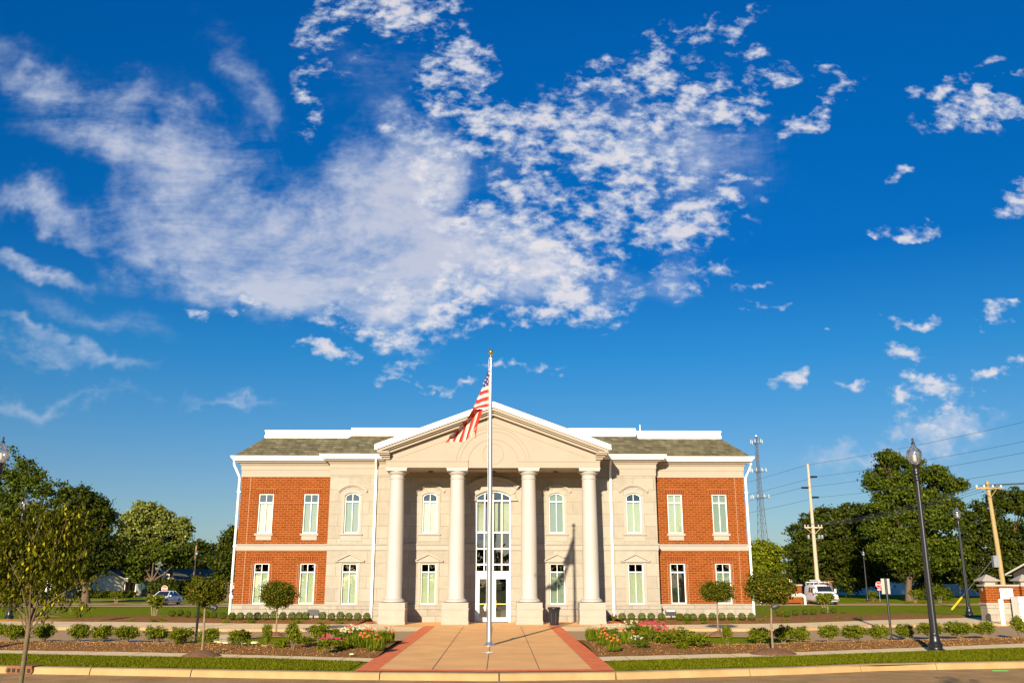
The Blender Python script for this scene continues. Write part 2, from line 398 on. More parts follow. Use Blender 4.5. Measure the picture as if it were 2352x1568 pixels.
# ------------------------------------------------------------------ mesh helpers
class MB:
    def __init__(s):
        s.v, s.f, s.m = [], [], []

    def add(s, vs, fs, mi=0):
        o = len(s.v)
        s.v += [tuple(v) for v in vs]
        for f in fs:
            s.f.append(tuple(i + o for i in f))
            s.m.append(mi)
        return s

    def box(s, x0, x1, y0, y1, z0, z1, mi=0, skip=()):
        vs = [(x0, y0, z0), (x1, y0, z0), (x1, y1, z0), (x0, y1, z0), (x0, y0, z1), (x1, y0, z1), (x1, y1, z1), (x0, y1, z1)]
        return s.add(vs, [(0, 3, 2, 1), (4, 5, 6, 7), (0, 1, 5, 4), (1, 2, 6, 5), (2, 3, 7, 6), (3, 0, 4, 7)], mi)

    def quad(s, a, b, c, d, mi=0):
        return s.add([a, b, c, d], [(0, 1, 2, 3)], mi)

    def tube(s, pts, rad, n=10, mi=0, cap=True):
        pts = [Vector(p) for p in pts]
        if not hasattr(rad, '__len__'):
            rad = [rad] * len(pts)
        rings = []
        for i, p in enumerate(pts):
            d = (pts[min(i + 1, len(pts) - 1)] - pts[max(i - 1, 0)])
            if d.length < 1e-9:
                d = Vector((0, 0, 1))
            d.normalize()
            a = d.orthogonal() if abs(d.z) < 0.99 else Vector((1, 0, 0))
            ref = Vector((0, 0, 1)) if abs(d.z) < 0.9 else Vector((1, 0, 0))
            a = d.cross(ref).normalized()
            b = d.cross(a)
            rings.append([p + a * (rad[i] * math.cos(2 * math.pi * k / n)) + b * (rad[i] * math.sin(2 * math.pi * k / n)) for k in range(n)])
        vs = [q for r in rings for q in r]
        fs = []
        for i in range(len(pts) - 1):
            for k in range(n):
                k2 = (k + 1) % n
                fs.append((i * n + k, (i + 1) * n + k, (i + 1) * n + k2, i * n + k2))
        if cap:
            fs.append(tuple(range(n)))
            fs.append(tuple(reversed(range((len(pts) - 1) * n, len(pts) * n))))
        return s.add(vs, fs, mi)

    def lathe(s, prof, c=(0, 0, 0), n=24, mi=0, flute=0.0):
        vs = []
        for (r, z) in prof:
            for k in range(n):
                rr = r * (1 - (flute if (k % 2) else 0))
                a = 2 * math.pi * k / n
                vs.append((c[0] + rr * math.cos(a), c[1] + rr * math.sin(a), c[2] + z))
        fs = []
        for i in range(len(prof) - 1):
            for k in range(n):
                k2 = (k + 1) % n
                fs.append((i * n + k, i * n + k2, (i + 1) * n + k2, (i + 1) * n + k))
        fs.append(tuple(reversed(range(n))))
        fs.append(tuple(range((len(prof) - 1) * n, len(prof) * n)))
        return s.add(vs, fs, mi)

    def prism(s, poly, y0, y1, mi=0):
        """poly in (x, z), extruded from y0 (front) to y1"""
        n = len(poly)
        area = sum(poly[i][0] * poly[(i + 1) % n][1] - poly[(i + 1) % n][0] * poly[i][1] for i in range(n))
        if area < 0:
            poly = poly[::-1]
        vs = [(x, y0, z) for x, z in poly] + [(x, y1, z) for x, z in poly]
        fs = [tuple(range(n)), tuple(reversed(range(n, 2 * n)))]
        for i in range(n):
            j = (i + 1) % n
            fs.append((j, i, i + n, j + n))
        return s.add(vs, fs, mi)

    def band(s, up, lo, y0, y1, mi=0):
        """solid strip between two polylines (x, z) with the same count"""
        n = len(up)
        vs = [(x, y0, z) for x, z in up] + [(x, y0, z) for x, z in lo] + [(x, y1, z) for x, z in up] + [(x, y1, z) for x, z in lo]
        fs = []
        for i in range(n - 1):
            fs += [(n + i, n + i + 1, i + 1, i), (2 * n + i, 2 * n + i + 1, 3 * n + i + 1, 3 * n + i),
                   (i, i + 1, 2 * n + i + 1, 2 * n + i), (n + i + 1, n + i, 3 * n + i, 3 * n + i + 1)]
        fs += [(0, 2 * n, 3 * n, n), (n - 1, 2 * n - 1, 4 * n - 1, 3 * n - 1)]
        return s.add(vs, fs, mi)

    def sweep(s, path, prof, mi=0, closed=False, capends=True):
        """path: plan polyline (x, y) with outside on its right; prof: (out, z) points, mitred at corners"""
        n = len(path)
        offs = []
        for i in range(n):
            if closed or 0 < i < n - 1:
                p0, p1, p2 = Vector(path[i - 1]), Vector(path[i]), Vector(path[(i + 1) % n])
                d1, d2 = (p1 - p0).normalized(), (p2 - p1).normalized()
            elif i == 0:
                d1 = d2 = (Vector(path[1]) - Vector(path[0])).normalized()
            else:
                d1 = d2 = (Vector(path[i]) - Vector(path[i - 1])).normalized()
            n1, n2 = Vector((d1.y, -d1.x)), Vector((d2.y, -d2.x))
            b = (n1 + n2)
            b = b / max(b.dot(n1), 0.2)
            offs.append(b)
        k = len(prof)
        vs = []
        for i in range(n):
            for (o, z) in prof:
                vs.append((path[i][0] + offs[i].x * o, path[i][1] + offs[i].y * o, z))
        fs = []
        for i in range(n if closed else n - 1):
            j = (i + 1) % n
            for a in range(k - 1):
                fs.append((i * k + a, j * k + a, j * k + a + 1, i * k + a + 1))
        if capends and not closed and k > 2:
            fs.append(tuple(range(k)))
            fs.append(tuple(reversed(range((n - 1) * k, n * k))))
        return s.add(vs, fs, mi)

    def build(s, name, mats, parent=None, smooth=False, loc=None):
        me = bpy.data.meshes.new(name)
        me.from_pydata(s.v, [], s.f)
        if not isinstance(mats, (list, tuple)):
            mats = [mats]
        for m in mats:
            me.materials.append(m)
        me.polygons.foreach_set('material_index', s.m)
        if smooth:
            me.polygons.foreach_set('use_smooth', [True] * len(s.f))
            try:
                me.set_sharp_from_angle(angle=R(38))
            except Exception:
                pass
        me.update()
        o = bpy.data.objects.new(name, me)
        COL.objects.link(o)
        if parent is not None:
            o.parent = parent
        if loc is not None:
            o.location = loc
        return o


def tag(o, label=None, cat=None, group=None, kind=None):
    if label:
        o['label'] = label
    if cat:
        o['category'] = cat
    if group:
        o['group'] = group
    if kind:
        o['kind'] = kind
    return o


def thing(name, label, cat, loc=(0, 0, 0), rotz=0, group=None):
    o = bpy.data.objects.new(name, None)
    COL.objects.link(o)
    o.location = loc
    o.rotation_euler = (0, 0, rotz)
    o.empty_display_size = 0.3
    return tag(o, label, cat, group)


def dup(root, loc, rotz, label, group=None, scale=None):
    r = root.copy()
    COL.objects.link(r)
    r.location = loc
    r.rotation_euler = (0, 0, rotz)
    if scale:
        r.scale = (scale,) * 3 if not hasattr(scale, '__len__') else scale
    tag(r, label, None, group)
    for ch in list(root.children):
        c = ch.copy()
        COL.objects.link(c)
        c.parent = r
        for g in ch.children:
            d = g.copy()
            COL.objects.link(d)
            d.parent = c
    return r


def struct(mb, name, mats, smooth=False):
    return tag(mb.build(name, mats, None, smooth), kind='structure')


def text_mb(txt, size, mb, origin, xdir, zdir, depth=0.004, mi=0, align='CENTER'):
    """lettering as real raised faces"""
    cu = bpy.data.curves.new('lettering', 'FONT')
    cu.body = txt
    cu.size = size
    cu.align_x = align
    cu.align_y = 'CENTER'
    cu.extrude = depth
    cu.resolution_u = 2
    ob = bpy.data.objects.new('lettering', cu)
    me = bpy.data.meshes.new_from_object(ob)
    x, z = Vector(xdir).normalized(), Vector(zdir).normalized()
    nn = x.cross(z)
    o = Vector(origin)
    vs = [o + x * v.co.x + z * v.co.y + nn * v.co.z for v in me.vertices]
    mb.add(vs, [tuple(p.vertices) for p in me.polygons], mi)
    bpy.data.objects.remove(ob)
    bpy.data.curves.remove(cu)
    bpy.data.meshes.remove(me)


def leaves_mesh(name, cen, size, mats, out=None, aspect=0.55, droop=0.0, blade=False, mi=None):
    """many small folded leaves; cen Nx3, size float or array, out Nx3 preferred facing"""
    cen = np.asarray(cen, dtype=np.float64)
    n = len(cen)
    nrm = npr.normal(size=(n, 3))
    if out is not None:
        nrm = nrm * 0.8 + np.asarray(out) * 1.0
    nrm /= np.linalg.norm(nrm, axis=1)[:, None] + 1e-9
    r2 = npr.normal(size=(n, 3))
    if droop:
        r2 = r2 * (1 - droop) + np.array([0, 0, -1.6]) * droop
    ax = np.cross(nrm, r2)
    ax /= np.linalg.norm(ax, axis=1)[:, None] + 1e-9
    ln = np.cross(ax, nrm)
    if droop:
        ln *= np.where(ln[:, 2:3] > 0, -1, 1)
    sz = np.broadcast_to(np.asarray(size, dtype=np.float64), (n,)) * npr.uniform(0.65, 1.25, n)
    L = ln * sz[:, None]
    A = ax * (sz * aspect * 0.5)[:, None]
    v = np.empty((n, 4, 3))
    v[:, 0] = cen - L * 0.5
    v[:, 1] = cen + A + nrm * (sz * 0.08)[:, None]
    v[:, 2] = cen + L * 0.5
    v[:, 3] = cen - A + nrm * (sz * 0.08)[:, None]
    me = bpy.data.meshes.new(name)
    me.vertices.add(n * 4)
    me.vertices.foreach_set('co', v.reshape(-1))
    me.loops.add(n * 4)
    me.loops.foreach_set('vertex_index', np.arange(n * 4, dtype=np.int32))
    me.polygons.add(n)
    me.polygons.foreach_set('loop_start', np.arange(0, n * 4, 4, dtype=np.int32))
    me.polygons.foreach_set('loop_total', np.full(n, 4, dtype=np.int32))
    for m in (mats if isinstance(mats, (list, tuple)) else [mats]):
        me.materials.append(m)
    if mi is not None:
        me.polygons.foreach_set('material_index', np.asarray(mi, dtype=np.int32))
    me.update()
    me.validate()
    return me


def link_mesh(name, me, parent=None, loc=None):
    o = bpy.data.objects.new(name, me)
    COL.objects.link(o)
    if parent is not None:
        o.parent = parent
    if loc is not None:
        o.location = loc
    return o


def ell_points(c, rad, n, shell=0.55, flat=1.0):
    d = npr.normal(size=(n, 3))
    d /= np.linalg.norm(d, axis=1)[:, None]
    r = shell + (1 - shell) * npr.uniform(size=n) ** 0.6
    return np.array(c) + d * r[:, None] * np.array(rad), d


def crown_points(lobes, n, clump, seed=0, shell=0.5):
    """lobes: (x, y, z, rx, ry, rz). leaves gather in clumps near the surface of the lobes"""
    pts, outs = [], []
    vol = np.array([max(l[3] * l[5], 1e-3) for l in lobes])
    vol = vol / vol.sum()
    for l, w in zip(lobes, vol):
        nl = max(int(n * w), 20)
        nc = max(int(nl / 26), 6)
        cc, d = ell_points(l[:3], l[3:], nc, shell)
        # ragged outline: some clumps push out, some fall back
        cc = np.array(l[:3]) + (cc - np.array(l[:3])) * npr.uniform(0.78, 1.16, nc)[:, None]
        idx = npr.randint(0, nc, nl)
        jit = npr.normal(size=(nl, 3)) * np.array([clump, clump, clump * 0.55])
        p = cc[idx] + jit
        pts.append(p)
        outs.append(d[idx] * 0.7 + jit / clump * 0.35)
    return np.vstack(pts), np.vstack(outs)

# ------------------------------------------------------------------ ground, road, paths
XS = [-400, -160, -90, -60, -45] + [x * 0.5 for x in range(-80, 81)] + [45, 60, 90, 160, 400]


def edge(pts, z=0.0):
    """boundary through photo positions -> function y(x) on the ground"""
    w = sorted([(G(a, b, z).x, G(a, b, z).y) for a, b in pts])

    def f(x):
        if x <= w[0][0]:
            s = (w[1][1] - w[0][1]) / (w[1][0] - w[0][0])
            return w[0][1] + max(min(s, 0.12), -0.12) * max(x - w[0][0], -30)
        if x >= w[-1][0]:
            s = (w[-1][1] - w[-2][1]) / (w[-1][0] - w[-2][0])
            return w[-1][1] + max(min(s, 0.12), -0.12) * min(x - w[-1][0], 30)
        for (x0, y0), (x1, y1) in zip(w, w[1:]):
            if x <= x1:
                return y0 + (y1 - y0) * (x - x0) / (x1 - x0)
    return f


def strip(f0, f1, z0, z1=None, xs=None, mb=None, rows=1, bulge=None):
    mb = mb or MB()
    z1 = z0 if z1 is None else z1
    xs = xs or XS
    vs, fs = [], []
    for x in xs:
        a, b = f0(x), f1(x)
        for r in range(rows + 1):
            t = r / rows
            z = z0 + (z1 - z0) * t
            if bulge:
                z += bulge(x, t)
            vs.append((x, a + (b - a) * t, z))
    k = rows + 1
    for i in range(len(xs) - 1):
        for r in range(rows):
            fs.append((i * k + r, (i + 1) * k + r, (i + 1) * k + r + 1, i * k + r + 1))
    return mb.add(vs, fs)


AX = -0.32                      # the axis of the building and of its walk
KX = {}
f_kerb = edge([(0, 1528.5), (50, 1530), (259, 1533.4), (583, 1539.3), (820, 1543), (1130, 1545.5), (1415, 1542.5), (1815, 1532), (2026, 1523.5), (2352, 1518)])
f_lawn = edge([(0, 1500.6), (302, 1507), (605, 1511.5), (840, 1519.5), (1400, 1518), (1815, 1506.6), (2352, 1486.7)])
f_walk = edge([(0, 1493), (302, 1497), (605, 1504.8), (858, 1511.6), (1382, 1508), (1815, 1498), (2352, 1477.5)])
f_lane0 = edge([(0, 1474), (400, 1478), (470, 1479), (505, 1464), (600, 1462), (760, 1466), (917, 1470.8), (1331, 1470), (1500, 1466), (1628, 1462), (1722, 1464), (1830, 1470), (1882, 1475.5), (2352, 1468)])
f_mul1 = edge([(0, 1474), (400, 1478), (514, 1480), (620, 1483), (700, 1478), (770, 1471), (917, 1470.8), (1331, 1470), (1560, 1470), (1628, 1483), (1722, 1481), (1882, 1476), (2352, 1468)])
f_lane1 = edge([(0, 1446), (302, 1446.5), (514, 1450), (900, 1449.8), (1130, 1449), (1350, 1449.5), (1815, 1449.3), (1996, 1441), (2352, 1436.5)])
f_far = edge([(0, 1429.5), (242, 1430), (605, 1434.5), (860, 1437), (1400, 1437), (1500, 1438), (1815, 1433.6), (2026, 1426), (2247, 1420), (2352, 1420)], 0.05)
f_fmul = edge([(0, 1429), (150, 1428), (242, 1421), (290, 1417), (412, 1420.5), (532, 1422.5)], 0.05)
f_fmulr = edge([(1735, 1421), (1800, 1417), (1882, 1411.6), (1966, 1411), (2026, 1415), (2065, 1421.5), (2352, 1421)], 0.05)


def grounds():
    # one sheet of grass to the horizon, a little lower far away
    ys = [-60, -20, 0, 10.9]
    mb = MB()
    xs = [-1500, -400, -150, -80] + list(range(-60, 61, 4)) + [80, 150, 400, 1500]
    yy = [f'k', 28, 34, 40, 46, 52, 60, 70, 80, 88, 95, 110, 140, 200, 400, 1500, 4000]
    vs, fs = [], []
    rows = 0
    for y in yy:
        rows += 1
        for x in xs:
            if y == 'k':
                vs.append((x, f_kerb(x) - 0.02, -0.012))
            else:
                vs.append((x, y, ground_z(y) - 0.012))
    n = len(xs)
    for r in range(rows - 1):
        for i in range(n - 1):
            fs.append((r * n + i, r * n + i + 1, (r + 1) * n + i + 1, (r + 1) * n + i))
    mb.add(vs, fs)
    # near verge where the photographer stands
    mb.quad((-1500, -200, -0.012), (1500, -200, -0.012), (1500, 11.0, -0.012), (-1500, 11.0, -0.012))
    struct(mb, 'ground', GRASS)
    # street
    mb = strip(lambda x: 10.9, lambda x: f_kerb(x) - 0.10, -0.15)
    struct(mb, 'street', ASPHALT)
    mb = strip(lambda x: 10.98, lambda x: 11.2, 0.0)
    strip(lambda x: 11.2, lambda x: 11.22, 0.0, -0.15, mb=mb)
    struct(mb, 'near_kerb', KERB)
    # rolled kerb in separate pours
    mb = MB()
    prof = [(-0.13, -0.15), (-0.10, -0.03), (-0.07, 0.0), (0.0, 0.008), (0.16, 0.008), (0.16, -0.05)]
    joints = sorted([G(x, 1545, 0).x for x in (103 / 2.442 / 1.653 + 847, 1208 / 2.442 / 1.653 + 847, 2290 / 2.442 / 1.653 + 847, 417, 1745, 2048, 2263, 158)])
    xs = [x for x in XS if -160 <= x <= 160]
    cuts = [-160] + [j for j in joints] + [160]
    k = -14.0
    for a, b in zip(cuts, cuts[1:]):
        seg = [a + 0.012] + [x for x in xs if a + 0.05 < x < b - 0.05] + [b - 0.012]
        mb.sweep([(x, f_kerb(x)) for x in seg], [(-o, z) for o, z in prof][::-1])
    struct(mb, 'street_kerb', KERB)
    half = 3.0
    XL = [x for x in XS if x < AX - half] + [AX - half + 0.02]
    XR = [AX + half - 0.02] + [x for x in XS if x > AX + half]

    def both(f0, f1, z, name, m, z1=None, rows=1, bulge=None, mb=None):
        mb = MB()
        strip(f0, f1, z, z1, XL, mb, rows, bulge)
        strip(f0, f1, z, z1, XR, mb, rows, bulge)
        return struct(mb, name, m)
    both(f_lawn, f_walk, 0.012, 'sidewalk', CONC)
    mb = MB()
    for x in list(np.arange(-30, 30, 1.52)):
        if abs(x - AX) > half + 0.3:
            mb.quad((x, f_lawn(x), 0.0165), (x + 0.014, f_lawn(x), 0.0165), (x + 0.014, f_walk(x), 0.0165), (x, f_walk(x), 0.0165))
    struct(mb, 'sidewalk_joints', JOINT)

    def hump(x, t):
        return 0.10 * math.sin(math.pi * min(max(t, 0), 1)) + 0.012 * math.sin(x * 5.1 + t * 7)
    both(f_walk, f_mul1, 0.014, 'mulch_bed', MULCH, rows=6, bulge=lambda x, t: hump(x, t))
    # parking lane
    xs = [x for x in XS if abs(x) <= 160]
    mb = strip(f_lane0, f_lane1, 0.004, xs=xs)
    struct(mb, 'parking_lane', ASPHALT2)
    # low kerb along the near side of the lane
    mb = MB()
    for X in (XL, XR):
        X2 = [x for x in X if abs(x) < 40]
        strip(lambda x: f_lane0(x) - 0.15, lambda x: f_lane0(x) - 0.0, 0.03, xs=X2, mb=mb)
        strip(lambda x: f_lane0(x), lambda x: f_lane0(x) + 0.02, 0.03, 0.0, xs=X2, mb=mb)
    struct(mb, 'lane_edge_kerb', CONC)

    # far pavement: raised with its kerb, ramping down flush in front of the porch
    def ramp(x):
        return max(0.008, min(0.11, (abs(x - AX) - 4.2) * 0.06))
    vs, fs = [], []
    for x in xs:
        z = ramp(x)
        a, b = f_lane1(x), max(f_far(x), f_lane1(x) + 0.8)
        if abs(x - AX) < 8.2 + 4.8:
            b = max(b, 43.3 if abs(x - AX) < 6.2 else b)
        vs += [(x, a - 0.02, 0.0), (x, a + 0.02, z), (x, a + 0.17, z), (x, b, z)]
    mbk, mbp = MB(), MB()
    fk, fp = [], []
    for i in range(len(xs) - 1):
        for r in range(3):
            (fk if r < 2 else fp).append((i * 4 + r, (i + 1) * 4 + r, (i + 1) * 4 + r + 1, i * 4 + r + 1))
    mbk.add(vs, fk)
    mbp.add(vs, fp)
    struct(mbk, 'lane_kerb', KERB)
    struct(mbp, 'far_sidewalk', CONC)

    # planting beds by the building, rising to the walls
    mb = MB()
    XB = [x for x in XS if -24 < x < AX - 5.9] + [AX - 5.9]

    def back_l(x):
        wy = 46.0 if x > AX - 8.2 else (46.8 if x > AX - 12.9 else None)
        return wy if wy else min(max(f_fmul(x), f_far(x) + 0.3), 49)
    strip(f_far, back_l, 0.10, 0.2, XB, mb, 6, lambda x, t: 0.05 * math.sin(math.pi * t) + 0.012 * math.sin(x * 6 + 9 * t))
    XB = [AX + 5.9] + [x for x in XS if AX + 5.9 < x < 26]

    def back_r(x):
        wy = 46.0 if x < AX + 8.2 else (46.8 if x < AX + 12.9 else None)
        return wy if wy else max(f_fmulr(x), f_far(x) + 0.1)
    strip(f_far, back_r, 0.10, 0.2, XB, mb, 6, lambda x, t: 0.05 * math.sin(math.pi * t) + 0.012 * math.sin(x * 6 + 9 * t))
    struct(mb, 'foundation_bed', MULCH)

    # the walk: tan slabs, red paver border
    mb = MB()
    yk = lambda x: f_kerb(x) + 0.16
    X2 = [AX - 2.52 + i * 0.42 for i in range(13)]
    strip(lambda x: yk(x) + 0.42, lambda x: 41.9, 0.016, xs=X2, mb=mb, rows=20)
    mb.quad((AX - 5.6, 41.9, 0.016), (AX + 5.6, 41.9, 0.016), (AX + 5.6, 46.3, 0.016), (AX - 5.6, 46.3, 0.016))
    struct(mb, 'walkway', TAN)
    mb = MB()
    for s in (-1, 1):
        X = sorted([AX + s * 2.52, AX + s * 3.02])
        y1 = 42.3
        strip(yk, lambda x: y1, 0.020, xs=X, mb=mb, rows=1)
        a, b = sorted([AX + s * 5.0, AX + s * 6.6])
    strip(yk, lambda x: yk(x) + 0.42, 0.020, xs=X2, mb=mb)
    for s in (-1, 1):
        p = [(AX + s * 5.4, 43.2, 0.118), (AX + s * 6.5, 43.2, 0.118), (AX + s * 5.6, 44.6, 0.118), (AX + s * 5.4, 44.6, 0.118)]
        mb.add(p, [(0, 1, 2, 3) if s > 0 else (3, 2, 1, 0)])
    struct(mb, 'paver_border', PAVER)
    mb = MB()
    for x in (AX - 1.26, AX + 0.02, AX + 1.26):
        mb.quad((x, yk(x) + 0.42, 0.0205), (x + 0.02, yk(x) + 0.42, 0.0205), (x + 0.02, 41.9, 0.0205), (x, 41.9, 0.0205))
    for y in (27.0, 32.0, 37.2, 41.9):
        mb.quad((AX - 2.52, y, 0.0205), (AX + 2.52, y, 0.0205), (AX + 2.52, y + 0.02, 0.0205), (AX - 2.52, y + 0.02, 0.0205))
    struct(mb, 'walkway_joints', JOINT)
    # blue stall lines
    mb = MB()
    for (p, q) in (((13, 1479), (20, 1472)), ((203, 1479), (192, 1471)), ((335, 1477), (308, 1470)), ((325, 1477), (296, 1470))):
        a, b = G(*p, 0), G(*q, 0)
        mb.quad((a.x - .07, a.y, 0.0105), (a.x + .07, a.y, 0.0105), (b.x + .07, b.y, 0.0105), (b.x - .07, b.y, 0.0105))
    struct(mb, 'stall_lines', BLUE)
    # pale kerbed nose of the island on the left
    mb = MB()
    pts = [G(486, 1474, 0), G(500, 1461, 0), G(520, 1460, 0), G(552, 1472, 0), G(560, 1479, 0), (G(545, 1482, 0))]
    mb.add([(p.x, p.y, 0.06) for p in pts] + [(p.x, p.y, 0.0) for p in pts], [(5, 4, 3, 2, 1, 0), (0, 1, 7, 6), (1, 2, 8, 7), (2, 3, 9, 8), (3, 4, 10, 9), (4, 5, 11, 10), (5, 0, 6, 11)])
    struct(mb, 'island_nose', CONC)
    # roads behind, left and right
    def road(p0, p1, wid, name, m=ASPHALT2, dz=0.02):
        mb = MB()
        n = 12
        vs = []
        d = Vector((p1[0] - p0[0], p1[1] - p0[1])).normalized()
        q = Vector((-d.y, d.x)) * wid / 2
        for i in range(n + 1):
            t = i / n
            x, y = p0[0] + (p1[0] - p0[0]) * t, p0[1] + (p1[1] - p0[1]) * t
            for s in (-1, 1):
                vs.append((x + q.x * s, y + q.y * s, ground_z(y + q.y * s) + dz))
        mb.add(vs, [(2 * i, 2 * i + 2, 2 * i + 3, 2 * i + 1) for i in range(n)])
        struct(mb, name, m)
    road((-220, 107), (-24, 106), 9, 'side_street')
    road((18, 103), (220, 112), 8, 'rear_drive')
    road((-120, 97.5), (-22, 97.5), 1.6, 'side_street_walk', CONC, 0.045)
    road((-60, 126), (-34, 126), 2.0, 'side_street_far_walk', CONC, 0.03)


grounds()


def lawn_blades():
    # short blades so the front lawns have a nap
    n = 80000
    cen = []
    for sgn, cnt in ((-1, n // 2), (1, n // 2)):
        x = npr.uniform(3.2, 17.5, cnt) * sgn + AX
        t = npr.uniform(0.02, 0.985, cnt)
        a = np.array([f_kerb(v) + 0.18 for v in x])
        b = np.array([f_lawn(v) for v in x])
        cen.append(np.stack([x, a + (b - a) * t, np.full(cnt, 0.02)], 1))
    cen = np.vstack(cen)
    me = leaves_mesh('lawn_grass', cen, 0.06, L_GRASS, None, 0.22, 0.9)
    o = link_mesh('lawn_grass', me)
    tag(o, kind='stuff', label='short mown grass of the front lawns beside the kerb', cat='grass')
    # bark chips on the near beds
    cnt = 22000
    x = np.concatenate([npr.uniform(3.1, 18, cnt // 2) + AX, npr.uniform(-18, -3.1, cnt // 2) + AX])
    t = npr.uniform(0, 1, cnt)
    a = np.array([f_walk(v) for v in x])
    b = np.array([f_mul1(v) for v in x])
    z = 0.03 + 0.10 * np.sin(np.pi * t)
    cen = np.stack([x, a + (b - a) * t, z], 1)
    me = leaves_mesh('bark_chips', cen, 0.045, CHIP, np.tile([0, -0.3, 1.2], (cnt, 1)), 0.5)
    tag(link_mesh('bark_chips', me), kind='stuff', label='loose brown bark chips covering the planting beds', cat='mulch')


lawn_blades()

# ------------------------------------------------------------------ town hall
LINE = mat('groove_shade', (0.285, 0.235, 0.175), 0.9)  # darker stucco tone, paints groove shade onto the pediment rings


def arc_pts(hw, zs, rise, n=14):
    """segmental arch through (-hw, zs), (0, zs + rise), (hw, zs)"""
    r = (hw * hw + rise * rise) / (2 * rise)
    a = math.asin(min(hw / r, 1))
    return [(r * math.sin(-a + 2 * a * i / n), zs + rise - r + r * math.cos(-a + 2 * a * i / n)) for i in range(n + 1)]


def wall(mb, x0, x1, z0, z1, y0, th, ops=(), mi=0):
    xs = sorted({x0, x1} | {v for o in ops for v in o[:2] if x0 < v < x1})
    zs = sorted({z0, z1} | {v for o in ops for v in o[2:4] if z0 < v < z1})
    for a, b in zip(xs, xs[1:]):
        run = None
        for c, d in zip(zs, zs[1:]):
            mx, mz = (a + b) / 2, (c + d) / 2
            if any(o[0] < mx < o[1] and o[2] < mz < o[3] for o in ops):
                if run:
                    mb.box(a, b, y0, y0 + th, run[0], run[1], mi)
                run = None
            else:
                run = (run[0], d) if run else (c, d)
        if run:
            mb.box(a, b, y0, y0 + th, run[0], run[1], mi)


